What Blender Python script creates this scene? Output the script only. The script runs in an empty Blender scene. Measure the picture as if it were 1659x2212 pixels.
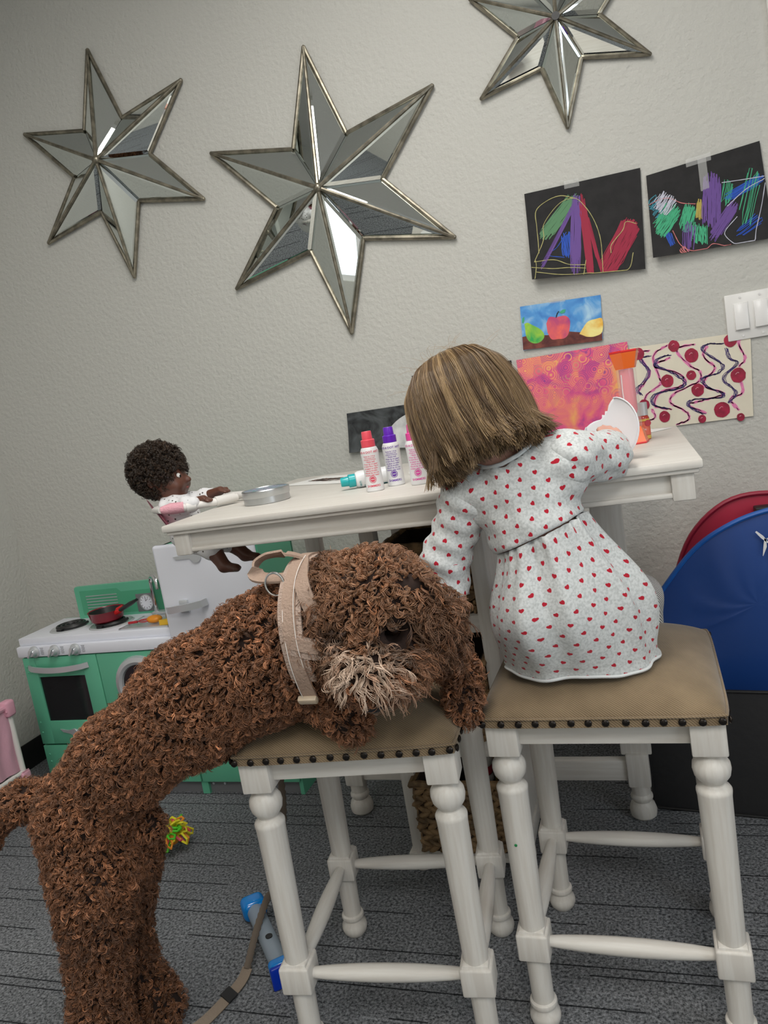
import bpy, bmesh, math, random
import numpy as np
from mathutils import Vector, Matrix, Euler
R = math.radians
random.seed(7)
rng = np.random.default_rng(11)
scn = bpy.context.scene
COL = scn.collection
# ------------------------------------------------------------------ camera
cam_d = bpy.data.cameras.new('camera'); cam = bpy.data.objects.new('camera', cam_d); COL.objects.link(cam)
YAW, PITCH, ROLL = .3326, .1409, -.1672
fw = Vector((-math.sin(YAW)*math.cos(PITCH), math.cos(YAW)*math.cos(PITCH), -math.sin(PITCH)))
rt = Vector((math.cos(YAW), math.sin(YAW), 0)); up = rt.cross(fw)
r2 = rt*math.cos(ROLL) + up*math.sin(ROLL); u2 = -rt*math.sin(ROLL) + up*math.cos(ROLL)
M = Matrix((r2, u2, -fw)).transposed().to_4x4(); M.translation = (.5266, -1.8831, 1.0761)
cam.matrix_world = M
cam_d.sensor_fit = 'AUTO'; cam_d.sensor_width = 36; cam_d.lens = 1633.57*36/2212
cam_d.clip_start = .02
scn.camera = cam
# ------------------------------------------------------------------ world, lamps, exposure
wd = bpy.data.worlds.new('world'); scn.world = wd; wd.use_nodes = True
wd.node_tree.nodes['Background'].inputs[0].default_value = (.80, .90, 1, 1)
wd.node_tree.nodes['Background'].inputs[1].default_value = 1.2
vs = scn.view_settings
vs.view_transform = 'Standard'; vs.look = 'None'; vs.gamma = 1; vs.use_curve_mapping = False
vs.exposure = EXPOSURE = 0.0
WALL_Y, LEFT_X, RIGHT_X, REAR_Y, CEIL = .30, -1.655, 2.25, -3.9, 2.62
def area_light(name, loc, size, power, color, rot=(0, 0, 0)):
    l = bpy.data.lights.new(name, 'AREA'); l.shape = 'RECTANGLE'; l.size, l.size_y = size; l.energy = power; l.color = color
    o = bpy.data.objects.new(name, l); COL.objects.link(o); o.location = loc; o.rotation_euler = rot
    return o
TROFFERS = [(.15, -1.05, 15), (1.0, -2.75, 22), (-.65, -2.9, 4)]
for tx, ty, tw in TROFFERS:
    area_light('ceiling_lamp_light', (tx, ty, CEIL-.03), (.54, 1.1), tw, (1, .975, .93))
area_light('window_daylight', (RIGHT_X+.12, -2.2, 1.45), (1.5, 1.3), 16, (.86, .93, 1), (0, R(90), 0))

# ------------------------------------------------------------------ materials
MATS = {}
def nd(nt, t, **kw):
    n = nt.nodes.new(t)
    for k, v in kw.items(): setattr(n, k, v)
    return n
def mat(name, col, rough=.5, metal=0., var=0., vscale=8., bump=0., bscale=60., spec=.5, alpha=1., trans=0., coat=0., col2=None, stretch=None, sheen=0.):
    if name in MATS: return MATS[name]
    m = bpy.data.materials.new(name); m.use_nodes = True; MATS[name] = m
    nt = m.node_tree; b = nt.nodes['Principled BSDF']
    c = (*col, 1)
    b.inputs['Base Color'].default_value = c; b.inputs['Roughness'].default_value = rough; b.inputs['Metallic'].default_value = metal
    b.inputs['Specular IOR Level'].default_value = spec; b.inputs['Alpha'].default_value = alpha
    b.inputs['Transmission Weight'].default_value = trans; b.inputs['Coat Weight'].default_value = coat
    b.inputs['Sheen Weight'].default_value = sheen
    tc = None
    if var or bump or col2:
        tc = nd(nt, 'ShaderNodeTexCoord'); mp = nd(nt, 'ShaderNodeMapping')
        nt.links.new(tc.outputs['Object'], mp.inputs['Vector'])
        if stretch: mp.inputs['Scale'].default_value = stretch
    if var or col2:
        n = nd(nt, 'ShaderNodeTexNoise'); n.inputs['Scale'].default_value = vscale; n.inputs['Detail'].default_value = 5
        nt.links.new(mp.outputs[0], n.inputs['Vector'])
        r = nd(nt, 'ShaderNodeValToRGB'); nt.links.new(n.outputs['Fac'], r.inputs[0])
        c2 = (*col2, 1) if col2 else tuple(max(0, x*(1-var)) for x in col)+(1,)
        r.color_ramp.elements[0].position = .38; r.color_ramp.elements[1].position = .62
        r.color_ramp.elements[0].color = c2; r.color_ramp.elements[1].color = c
        nt.links.new(r.outputs[0], b.inputs['Base Color'])
    if bump:
        n2 = nd(nt, 'ShaderNodeTexNoise'); n2.inputs['Scale'].default_value = bscale; n2.inputs['Detail'].default_value = 3
        nt.links.new(mp.outputs[0], n2.inputs['Vector'])
        bp = nd(nt, 'ShaderNodeBump'); bp.inputs['Strength'].default_value = bump; bp.inputs['Distance'].default_value = .004
        nt.links.new(n2.outputs['Fac'], bp.inputs['Height']); nt.links.new(bp.outputs[0], b.inputs['Normal'])
    return m
def emit(name, col, s):
    m = bpy.data.materials.new(name); m.use_nodes = True; nt = m.node_tree
    b = nt.nodes['Principled BSDF']; b.inputs['Base Color'].default_value = (*col, 1)
    b.inputs['Emission Color'].default_value = (*col, 1); b.inputs['Emission Strength'].default_value = s
    return m

# ------------------------------------------------------------------ mesh builder
class MB:
    def __init__(s): s.bm = bmesh.new()
    def _mx(s, vs, mx): bmesh.ops.transform(s.bm, matrix=mx, verts=vs)
    def box(s, c, d, rot=None, bev=0., seg=2):
        g = bmesh.ops.create_cube(s.bm, size=1.); vs = g['verts']
        mx = Matrix.Translation(c) @ (Euler(rot).to_matrix().to_4x4() if rot else Matrix()) @ Matrix.Diagonal((*d, 1))
        s._mx(vs, mx)
        if bev:
            es = list({e for v in vs for e in v.link_edges})
            bmesh.ops.bevel(s.bm, geom=es, offset=bev, segments=seg, affect='EDGES', profile=.5)
        return s
    def box2(s, x0, x1, y0, y1, z0, z1, bev=0., seg=2):
        return s.box(((x0+x1)/2, (y0+y1)/2, (z0+z1)/2), (abs(x1-x0), abs(y1-y0), abs(z1-z0)), None, bev, seg)
    def sphere(s, c, r, sc=(1, 1, 1), u=16, v=10, rot=None):
        g = bmesh.ops.create_uvsphere(s.bm, u_segments=u, v_segments=v, radius=r)
        s._mx(g['verts'], Matrix.Translation(c) @ (Euler(rot).to_matrix().to_4x4() if rot else Matrix()) @ Matrix.Diagonal((*sc, 1)))
        return s
    def lathe(s, prof, seg=24, mx=None, cap=True):
        rings = []
        mx = mx or Matrix()
        for r, z in prof:
            rings.append([s.bm.verts.new(mx @ Vector((r*math.cos(2*math.pi*k/seg), r*math.sin(2*math.pi*k/seg), z))) for k in range(seg)])
        for a, b in zip(rings, rings[1:]):
            for k in range(seg): s.bm.faces.new((a[k], a[(k+1) % seg], b[(k+1) % seg], b[k]))
        if cap:
            if prof[0][0] > 1e-6: s.bm.faces.new(rings[0][::-1])
            if prof[-1][0] > 1e-6: s.bm.faces.new(rings[-1])
        return s
    def cyl(s, p, q, r, r2=None, seg=20):
        return s.tube([p, q], [r, r if r2 is None else r2], seg)
    def tube(s, path, rad, seg=10, closed=False, flat=None, cap=True):
        P = [Vector(p) for p in path]; n = len(P)
        rads = rad if hasattr(rad, '__len__') else [rad]*n
        rings = []; prev = None
        for i in range(n):
            a = P[i-1] if (i > 0 or closed) else P[i]; b = P[(i+1) % n] if (i < n-1 or closed) else P[i]
            t = (b-a); t = t.normalized() if t.length > 1e-9 else Vector((0, 0, 1))
            if prev is None:
                ref = Vector((0, 0, 1)) if abs(t.z) < .9 else Vector((1, 0, 0))
                u = t.cross(ref).normalized()
            else:
                u = prev - t*prev.dot(t); u = u.normalized() if u.length > 1e-6 else t.orthogonal().normalized()
            w = t.cross(u); prev = u
            rr = rads[i]
            rings.append([s.bm.verts.new(P[i] + (u*math.cos(2*math.pi*k/seg) + w*math.sin(2*math.pi*k/seg)*(flat or 1))*rr) for k in range(seg)])
        pr = list(zip(rings, rings[1:])) + ([(rings[-1], rings[0])] if closed else [])
        for a, b in pr:
            for k in range(seg): s.bm.faces.new((a[k], a[(k+1) % seg], b[(k+1) % seg], b[k]))
        if cap and not closed:
            s.bm.faces.new(rings[0][::-1]); s.bm.faces.new(rings[-1])
        return s
    def ribbon(s, path, w, nrm, th=.0015, fixed=None):
        """strap: rectangular section swept along path; nrm = list of normals (or one)"""
        P = [Vector(p) for p in path]; n = len(P); rings = []
        for i in range(n):
            t = (P[min(i+1, n-1)]-P[max(i-1, 0)]).normalized()
            N = Vector(nrm[i]) if isinstance(nrm, list) else Vector(nrm)
            side = t.cross(N).normalized(); N = side.cross(t).normalized()
            ww = w[i] if hasattr(w, '__len__') else w
            rings.append([s.bm.verts.new(P[i]+side*a*ww/2+N*b*th/2) for a, b in ((-1, -1), (1, -1), (1, 1), (-1, 1))])
        for a, b in zip(rings, rings[1:]):
            for k in range(4): s.bm.faces.new((a[k], a[(k+1) % 4], b[(k+1) % 4], b[k]))
        s.bm.faces.new(rings[0][::-1]); s.bm.faces.new(rings[-1])
        return s
    def poly(s, pts): s.bm.faces.new([s.bm.verts.new(p) for p in pts]); return s
    def prism(s, pts, off):
        off = Vector(off); a = [s.bm.verts.new(p) for p in pts]; b = [s.bm.verts.new(Vector(p)+off) for p in pts]; n = len(a)
        s.bm.faces.new(a[::-1]); s.bm.faces.new(b)
        for k in range(n): s.bm.faces.new((a[k], a[(k+1) % n], b[(k+1) % n], b[k]))
        return s
    def data(s, vs, fs):
        V = [s.bm.verts.new(v) for v in vs]
        for f in fs: s.bm.faces.new([V[i] for i in f])
        return s
    def build(s, name, m, parent=None, smooth=True, ang=35, off=None, mesh_only=False):
        bmesh.ops.recalc_face_normals(s.bm, faces=s.bm.faces)
        if off is not None: bmesh.ops.translate(s.bm, vec=-Vector(off), verts=s.bm.verts)
        me = bpy.data.meshes.new(name)
        if smooth:
            for f in s.bm.faces: f.smooth = True
            for e in s.bm.edges:
                if len(e.link_faces) == 2 and e.calc_face_angle(0) > R(ang): e.smooth = False
        s.bm.to_mesh(me); s.bm.free()
        if m: me.materials.append(m)
        if mesh_only: return me
        o = bpy.data.objects.new(name, me); COL.objects.link(o)
        if parent: o.parent = parent
        return o
def tag(o, label=None, cat=None, group=None, kind=None):
    if label: o['label'] = label
    if cat: o['category'] = cat
    if group: o['group'] = group
    if kind: o['kind'] = kind
    return o
def thing(name, label, cat, loc=(0, 0, 0), rz=0, group=None):
    o = bpy.data.objects.new(name, None); COL.objects.link(o); o.location = loc; o.rotation_euler = (0, 0, rz); o.empty_display_size = .05
    return tag(o, label, cat, group)
def copy_obj(o, parent=None):
    c = o.copy(); COL.objects.link(c); c.parent = parent
    for ch in list(o.children): copy_obj(ch, c)
    return c
def structure(o): o['kind'] = 'structure'; return o
def inst(name, me, parent, loc, rot=(0, 0, 0), sc=(1, 1, 1)):
    o = bpy.data.objects.new(name, me); COL.objects.link(o); o.parent = parent; o.location = loc; o.rotation_euler = rot; o.scale = sc
    return o
def catmull(pts, n=8):
    P = [np.array(p, float) for p in pts]; P = [2*P[0]-P[1]]+P+[2*P[-1]-P[-2]]; out = []
    for i in range(1, len(P)-2):
        for k in range(n):
            t = k/n; a, b, c, d = P[i-1:i+3]
            out.append(.5*((2*b)+(-a+c)*t+(2*a-5*b+4*c-d)*t*t+(-a+3*b-3*c+d)*t**3))
    out.append(P[-2]); return [tuple(o) for o in out]
def text_mesh(txt, size, m=None):
    cu = bpy.data.curves.new('t', 'FONT'); cu.body = txt; cu.size = size; cu.align_x = 'CENTER'; cu.resolution_u = 2; cu.fill_mode = 'FRONT'; cu.offset = size*.018
    o = bpy.data.objects.new('t', cu); COL.objects.link(o)
    dg = bpy.context.evaluated_depsgraph_get(); me = bpy.data.meshes.new_from_object(o.evaluated_get(dg))
    bpy.data.objects.remove(o); bpy.data.curves.remove(cu)
    return me

# ------------------------------------------------------------------ shared materials
def wall_material():
    m = bpy.data.materials.new('wall_paint'); m.use_nodes = True; nt = m.node_tree; b = nt.nodes['Principled BSDF']
    b.inputs['Base Color'].default_value = (.55, .545, .508, 1); b.inputs['Roughness'].default_value = .62; b.inputs['Specular IOR Level'].default_value = .3
    tc = nd(nt, 'ShaderNodeTexCoord')
    n = nd(nt, 'ShaderNodeTexNoise'); n.inputs['Scale'].default_value = 95; n.inputs['Detail'].default_value = 2.5; n.inputs['Roughness'].default_value = .45
    nt.links.new(tc.outputs['Object'], n.inputs['Vector'])
    bp = nd(nt, 'ShaderNodeBump'); bp.inputs['Strength'].default_value = .75; bp.inputs['Distance'].default_value = .004
    nt.links.new(n.outputs['Fac'], bp.inputs['Height']); nt.links.new(bp.outputs[0], b.inputs['Normal'])
    return m
def carpet_material():
    m = bpy.data.materials.new('carpet'); m.use_nodes = True; nt = m.node_tree; b = nt.nodes['Principled BSDF']; L = nt.links.new
    b.inputs['Roughness'].default_value = .95; b.inputs['Specular IOR Level'].default_value = .1
    tc = nd(nt, 'ShaderNodeTexCoord')
    n = nd(nt, 'ShaderNodeTexNoise'); n.inputs['Scale'].default_value = 170; n.inputs['Detail'].default_value = 3; n.inputs['Roughness'].default_value = .7
    L(tc.outputs['Object'], n.inputs['Vector'])
    r = nd(nt, 'ShaderNodeValToRGB'); L(n.outputs['Fac'], r.inputs[0])
    r.color_ramp.elements[0].position = .35; r.color_ramp.elements[1].position = .68
    r.color_ramp.elements[0].color = (.045, .049, .054, 1); r.color_ramp.elements[1].color = (.36, .375, .395, 1)
    # dark woven pinstripes running along x, broken up lengthwise
    sx = nd(nt, 'ShaderNodeSeparateXYZ'); L(tc.outputs['Object'], sx.inputs[0])
    rows = nd(nt, 'ShaderNodeMath', operation='MULTIPLY'); L(sx.outputs['Y'], rows.inputs[0]); rows.inputs[1].default_value = 19.
    fr = nd(nt, 'ShaderNodeMath', operation='FRACT'); L(rows.outputs[0], fr.inputs[0])
    fl = nd(nt, 'ShaderNodeMath', operation='FLOOR'); L(rows.outputs[0], fl.inputs[0])
    wn = nd(nt, 'ShaderNodeTexWhiteNoise', noise_dimensions='1D'); L(fl.outputs[0], wn.inputs['W'])
    off = nd(nt, 'ShaderNodeMath', operation='MULTIPLY_ADD'); L(wn.outputs['Value'], off.inputs[0]); off.inputs[1].default_value = .8; off.inputs[2].default_value = .1
    df = nd(nt, 'ShaderNodeMath', operation='SUBTRACT'); L(fr.outputs[0], df.inputs[0]); L(off.outputs[0], df.inputs[1])
    ab = nd(nt, 'ShaderNodeMath', operation='ABSOLUTE'); L(df.outputs[0], ab.inputs[0])
    lt = nd(nt, 'ShaderNodeMath', operation='LESS_THAN'); L(ab.outputs[0], lt.inputs[0]); lt.inputs[1].default_value = .032
    xs = nd(nt, 'ShaderNodeMath', operation='MULTIPLY_ADD'); L(wn.outputs['Value'], xs.inputs[0]); xs.inputs[1].default_value = 37.; L(sx.outputs['X'], xs.inputs[2])
    cb = nd(nt, 'ShaderNodeCombineXYZ'); L(xs.outputs[0], cb.inputs[0]); L(fl.outputs[0], cb.inputs[1])
    n3 = nd(nt, 'ShaderNodeTexNoise'); n3.inputs['Scale'].default_value = 1.7; L(cb.outputs[0], n3.inputs['Vector'])
    gt = nd(nt, 'ShaderNodeMath', operation='GREATER_THAN'); L(n3.outputs['Fac'], gt.inputs[0]); gt.inputs[1].default_value = .50
    mu = nd(nt, 'ShaderNodeMath', operation='MULTIPLY'); L(lt.outputs[0], mu.inputs[0]); L(gt.outputs[0], mu.inputs[1])
    m8 = nd(nt, 'ShaderNodeMath', operation='MULTIPLY'); L(mu.outputs[0], m8.inputs[0]); m8.inputs[1].default_value = .85
    mx = nd(nt, 'ShaderNodeMix', data_type='RGBA'); L(m8.outputs[0], mx.inputs['Factor']); L(r.outputs[0], mx.inputs['A']); mx.inputs['B'].default_value = (.008, .009, .011, 1)
    L(mx.outputs['Result'], b.inputs['Base Color'])
    bp = nd(nt, 'ShaderNodeBump'); bp.inputs['Strength'].default_value = .8; bp.inputs['Distance'].default_value = .006
    L(n.outputs['Fac'], bp.inputs['Height']); L(bp.outputs[0], b.inputs['Normal'])
    return m
def paint_white_wood(name, col=(.70, .675, .63), glaze=(.635, .60, .55), axis=2):
    st = [26, 26, 26]; st[axis] = 1.6
    return mat(name, col, .42, var=.1, vscale=5, col2=glaze, stretch=tuple(st), spec=.4, bump=.05, bscale=7)
WALL = wall_material()
WOODZ = paint_white_wood('white_washed_wood_upright'); WOODX = paint_white_wood('white_washed_wood_lengthwise', axis=0); WOODY = paint_white_wood('white_washed_wood_crosswise', axis=1)
GLAZE = mat('brown_glaze_in_joint', (.16, .13, .10), .7)
CHROME = mat('brushed_silver_plastic', (.66, .68, .71), .33, .55)
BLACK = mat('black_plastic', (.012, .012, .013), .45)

# ------------------------------------------------------------------ room shell
structure(MB().box2(LEFT_X-.1, RIGHT_X+.1, REAR_Y-.1, WALL_Y+.1, -.1, 0).build('floor', carpet_material(), smooth=False))
structure(MB().box2(LEFT_X-.1, RIGHT_X+.1, WALL_Y, WALL_Y+.1, 0, CEIL).build('wall_back', WALL, smooth=False))
structure(MB().box2(LEFT_X-.1, LEFT_X, REAR_Y, WALL_Y, 0, CEIL).build('wall_left', WALL, smooth=False))
structure(MB().box2(LEFT_X-.1, RIGHT_X+.1, REAR_Y-.1, REAR_Y, 0, CEIL).build('wall_rear', WALL, smooth=False))
# right wall with a window opening
wy0, wy1, wz0, wz1 = -2.95, -1.45, .8, 2.1
m = MB(); m.box2(RIGHT_X, RIGHT_X+.1, REAR_Y, wy0, 0, CEIL).box2(RIGHT_X, RIGHT_X+.1, wy1, WALL_Y, 0, CEIL).box2(RIGHT_X, RIGHT_X+.1, wy0, wy1, 0, wz0).box2(RIGHT_X, RIGHT_X+.1, wy0, wy1, wz1, CEIL)
structure(m.build('wall_right', WALL, smooth=False))
wf = thing('window_1', None, None); structure(wf)
m = MB()
for a in (wy0, wy1-.04, (wy0+wy1)/2-.02): m.box2(RIGHT_X+.02, RIGHT_X+.07, a, a+.04, wz0, wz1)
for a in (wz0, wz1-.04): m.box2(RIGHT_X+.02, RIGHT_X+.07, wy0, wy1, a, a+.04)
m.build('window_frame', mat('window_frame_white', (.8, .8, .8), .4), wf, smooth=False)
ceil_m = mat('ceiling_white', (.72, .715, .70), .9, bump=.3, bscale=120)
structure(MB().box2(LEFT_X-.1, RIGHT_X+.1, REAR_Y-.1, WALL_Y+.1, CEIL, CEIL+.1).build('ceiling', ceil_m, smooth=False))
diff = emit('lamp_diffuser', (1, .96, .90), 4.5)
for k, (tx, ty, tw) in enumerate(TROFFERS):
    t = thing('ceiling_lamp', ('white ceiling light panel nearest the wall with the stars', 'white ceiling light panel beside the window side of the room', 'white ceiling light panel at the rear of the room, away from the window')[k], 'light', (tx, ty, CEIL), group='ceiling light panels')
    m = MB()
    for sx in (-1, 1): m.box((sx*.305, 0, -.01), (.03, 1.22, .02)); m.box((0, sx*.61, -.01), (.64, .03, .02))
    m.build('frame', ceil_m, t, smooth=False)
    MB().box((0, 0, -.006), (.585, 1.19, .008)).build('diffuser', diff, t, smooth=False)
base_m = mat('black_vinyl', (.014, .014, .015), .45, bump=.05)
structure(MB().box2(LEFT_X, LEFT_X+.006, REAR_Y, WALL_Y, 0, .095, .002).build('baseboard_left', base_m))
structure(MB().box2(LEFT_X, RIGHT_X, WALL_Y-.006, WALL_Y, 0, .095, .002).build('baseboard_back', base_m))
trim_m = mat('white_trim_paint', (.85, .85, .85), .35)
structure(MB().box2(.935, 1.005, WALL_Y-.02, WALL_Y, 0, 2.12, .004).box2(1.005, 1.9, WALL_Y-.02, WALL_Y, 2.05, 2.12, .004).build('trim_1', trim_m))
d1 = structure(MB().box2(1.005, 1.86, WALL_Y-.008, WALL_Y-.001, 0, 2.05).build('door_1', mat('door_wood', (.42, .30, .2), .5, var=.2, stretch=(14, 14, 1)), smooth=False))
MB().cyl((1.09, WALL_Y-.06, 1.0), (1.09, WALL_Y-.008, 1.0), .012).sphere((1.09, WALL_Y-.07, 1.0), .028).build('door_knob', CHROME, d1)

# ------------------------------------------------------------------ table
TB = (-.357, .620, -.649, 0.0)
tbl = thing('counter_table', 'white washed counter-height table with storage tower base', 'table', (.13, -.325, 0))
o_ = tbl.location
def tp(m, name, mt, **k): return m.build(name, mt, tbl, off=o_, **k)
x0, x1, y0, y1 = TB
tp(MB().box2(x0, x1, y0, y1, .900, .914, .004).box2(x0+.006, x1-.006, y0+.006, y1-.006, .893, .9005, .003), 'tabletop', WOODX)
ax0, ax1, ay0, ay1 = x0+.022, x1-.022, y0+.022, y1-.022
for nm, b in (('apron', (ax0, ax1, ay0, ay0+.018)), ('apron', (ax0, ax1, ay1-.018, ay1)), ('apron', (ax0, ax0+.018, ay0, ay1)), ('apron', (ax1-.018, ax1, ay0, ay1))):
    tp(MB().box2(*b, .862, .895, .002), nm, WOODX)
bd = .006
for b in ((ax0, ax1, ay0-bd, ay0+.012), (ax0, ax1, ay1-.012, ay1+bd), (ax0-bd, ax0+.012, ay0, ay1), (ax1-.012, ax1+bd, ay0, ay1)):
    tp(MB().box2(*b, .855, .864, .003), 'moulding', WOODX)
for sx in (0, 1):
    for sy in (0, 1):
        cx = (ax0-.008, ax1-.027)[sx]; cy = (ay0-.008, ay1-.027)[sy]
        tp(MB().box2(cx, cx+.035, cy, cy+.035, .850, .894, .003), 'corner_block', WOODZ)
# storage tower
tx0, tx1, ty0, ty1 = -.066, .205, -.365, -.11
for px in (tx0, tx1-.034):
    for py in (ty0, ty1-.034):
        tp(MB().box2(px, px+.034, py, py+.034, .03, .86, .003), 'post', WOODZ)
        tp(MB().box2(px-.008, px+.042, py-.008, py+.042, .025, .05, .003).lathe([(.012, 0), (.022, .004), (.025, .014), (.02, .026)], 16, Matrix.Translation((px+.017, py+.017, 0))), 'foot', WOODZ)
for z in (.045, .30, .585):
    tp(MB().box2(tx0, tx1, ty0+.002, ty1, z-.019, z+.019, .002), 'shelf', WOODX)
tp(MB().box2(tx1-.022, tx1-.006, ty0+.03, ty1-.03, .05, .85), 'side_panel', WOODZ)
tp(MB().box2(tx0+.03, tx1-.03, ty1-.016, ty1-.004, .05, .85), 'back_panel', WOODZ)
prof = [(.024, 0.), (.03, .006), (.032, .02), (.028, .034), (.021, .042), (.026, .05), (.026, .056), (.022, .062), (.023, .09)]
for lx in (-.285, .445):
    tp(MB().lathe(prof, 20, Matrix.Translation((lx, -.12, 0))).box2(lx-.026, lx+.026, -.146, -.094, .085, .17, .005).box2(lx-(.035 if lx > 0 else .02), lx+(.035 if lx > 0 else .02), -.136, -.104, .165, .86, .003), 'leg', WOODZ)
tp(MB().box2(tx1, .42, -.135, -.11, .098, .150, .003), 'stretcher', WOODX)
tp(MB().box2(-.26, tx0, -.135, -.11, .098, .150, .003), 'stretcher', WOODX)

# ------------------------------------------------------------------ bar stools
def fabric_material():
    m = bpy.data.materials.new('tan_twill_upholstery'); m.use_nodes = True; nt = m.node_tree; b = nt.nodes['Principled BSDF']; L = nt.links.new
    b.inputs['Roughness'].default_value = .78; b.inputs['Sheen Weight'].default_value = .25; b.inputs['Specular IOR Level'].default_value = .3
    tc = nd(nt, 'ShaderNodeTexCoord')
    w1 = nd(nt, 'ShaderNodeTexWave', bands_direction='DIAGONAL'); w1.inputs['Scale'].default_value = 130; w1.inputs['Distortion'].default_value = 1.2; w1.inputs['Detail'].default_value = 1
    L(tc.outputs['Object'], w1.inputs['Vector'])
    n = nd(nt, 'ShaderNodeTexNoise'); n.inputs['Scale'].default_value = 22; n.inputs['Detail'].default_value = 6; L(tc.outputs['Object'], n.inputs['Vector'])
    r = nd(nt, 'ShaderNodeValToRGB'); r.color_ramp.elements[0].color = (.135, .094, .052, 1); r.color_ramp.elements[1].color = (.27, .196, .116, 1)
    r.color_ramp.elements[0].position = .3; r.color_ramp.elements[1].position = .7
    mxv = nd(nt, 'ShaderNodeMath', operation='MULTIPLY_ADD'); L(w1.outputs['Fac'], mxv.inputs[0]); mxv.inputs[1].default_value = .45
    mh = nd(nt, 'ShaderNodeMath', operation='MULTIPLY'); L(n.outputs['Fac'], mh.inputs[0]); mh.inputs[1].default_value = .6
    L(mh.outputs[0], mxv.inputs[2]); L(mxv.outputs[0], r.inputs[0]); L(r.outputs[0], b.inputs['Base Color'])
    bp = nd(nt, 'ShaderNodeBump'); bp.inputs['Strength'].default_value = .35; bp.inputs['Distance'].default_value = .001
    L(w1.outputs['Fac'], bp.inputs['Height']); L(bp.outputs[0], b.inputs['Normal'])
    return m
FAB = fabric_material()
NAIL = mat('dark_bronze_nailhead', (.035, .03, .027), .25, .9)
SW, SD, HP = .3625, .3688, .552          # pad width, depth, underside height
def pad_z(x, y):                          # height of the cushion surface in stool space
    u = min(1, abs(x)/(SW/2)); v = min(1, abs(y)/(SD/2))
    return .566 + .056*((1-u**2.6)*(1-v**2.6))**.55
def make_stool(loc, rz, label):
    t = thing('bar_stool', label, 'stool', loc, rz, 'white bar stools with tan seats')
    # cushion
    N = 28; V = []; F = []
    def crd(i): s = i/N*2-1; return math.copysign(1-(1-abs(s))**1.6, s)
    for j in range(N+1):
        for i in range(N+1):
            u, v = crd(i), crd(j); rc = 1-.022*(abs(u)*abs(v))**6
            V.append((u*SW/2*rc, v*SD/2*rc, pad_z(u*SW/2, v*SD/2)))
    for j in range(N):
        for i in range(N): a = j*(N+1)+i; F.append((a, a+1, a+N+2, a+N+1))
    bd = [i for i in range(N+1)]+[j*(N+1)+N for j in range(1, N+1)]+[N*(N+1)+i for i in range(N-1, -1, -1)]+[j*(N+1) for j in range(N-1, 0, -1)]
    b0 = len(V)
    for k in bd: x, y, z = V[k]; V.append((x*1.004, y*1.004, HP))
    n = len(bd)
    for k in range(n): F.append((bd[k], bd[(k+1) % n], b0+(k+1) % n, b0+k))
    F.append(tuple(b0+k for k in range(n-1, -1, -1)))
    pad = MB().data(V, F).build('seat_cushion', FAB, t, ang=50)
    # piping above the nail band
    pp = [(V[k][0]*1.006, V[k][1]*1.006, .5665) for k in bd]
    MB().tube(pp, .0022, 6, closed=True).build('piping', FAB, pad)
    nm = MB().sphere((0, 0, 0), .0058, (1, .55, 1), 10, 6).build('nailhead', NAIL, mesh_only=True)
    for s in (-1, 1):
        for k in range(14):
            f = -SW/2+.008+(SW-.016)*k/13+random.uniform(-.002, .002)
            inst('nailhead', nm, pad, (f, s*(SD/2+.0015), .559+random.uniform(-.001, .001)))
            inst('nailhead', nm, pad, (s*(SW/2+.0015), f*SD/SW, .559), (0, 0, R(90)))
    # aprons
    lw, ld, fwd, fd = .3015, .2981, .3073, .2939
    for s in (-1, 1):
        MB().box((0, s*.147, .532), (.27, .018, .042), None, .002).build('apron', WOODX, t)
        MB().box((s*.149, 0, .532), (.018, .27, .042), None, .002).build('apron', WOODY, t)
    # legs: square head, turned ball and collar, tapered shaft, square block, turned foot
    for sx in (-1, 1):
        for sy in (-1, 1):
            top = Vector((sx*lw/2, sy*ld/2, HP)); foot = Vector((sx*fwd/2, sy*fd/2, 0)); ax = (top-foot)/HP
            sh = Matrix(((1, 0, ax.x, foot.x), (0, 1, ax.y, foot.y), (0, 0, 1, 0), (0, 0, 0, 1)))
            m = MB()
            m.box((0, 0, .525), (.050, .050, .054), None, .003)
            m.lathe([(.0195, .505), (.017, .496), (.0155, .492), (.021, .488), (.0265, .479), (.0275, .470), (.0255, .460), (.020, .452), (.0165, .448), (.0165, .446),
                     (.0235, .4405), (.0255, .437), (.0255, .433), (.0245, .425), (.0225, .30), (.0205, .185)], 28)
            m.lathe([(.0195, .13), (.0185, .055), (.0185, .048), (.0225, .046), (.0235, .042), (.0225, .038), (.0185, .036), (.019, .033), (.0255, .024), (.0265, .016), (.024, .007), (.018, 0.0)], 28)
            # block with domed ends
            bmx = []
            for z, h in ((.131, .0185), (.137, .0262), (.178, .0262), (.188, .0205)): bmx.append((z, h))
            m.box((0, 0, .1575), (.0525, .0525, .049), None, .004, 3)
            m.lathe([(.0262, .178), (.0235, .1855), (.0205, .187)], 4, Matrix.Rotation(R(45), 4, 'Z') @ Matrix.Diagonal((1.25, 1.25, 1, 1)))
            bmesh.ops.transform(m.bm, matrix=sh, verts=m.bm.verts)
            m.build('leg', WOODZ, t)
    # spindle-shaped stretchers
    zz = .157
    def spindle(a, b):
        a, b = Vector(a), Vector(b); pts = []; rr = []
        for k in range(13):
            f = k/12; pts.append(a.lerp(b, f)); rr.append(.0095+.0065*math.sin(math.pi*f)**.8)
        return MB().tube(pts, rr, 14, flat=.85)
    hx, hy = .128, .122
    for s in (-1, 1):
        spindle((-hx, s*.1477, zz), (hx, s*.1477, zz)).build('stretcher', WOODX, t)
        spindle((s*.153, -hy, zz+.004), (s*.153, hy, zz+.004)).build('stretcher', WOODY, t)
    return t
stL = make_stool((.0265, -.7065, 0), .1029, 'white bar stool with tan seat that the curly brown dog leans on')
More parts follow.
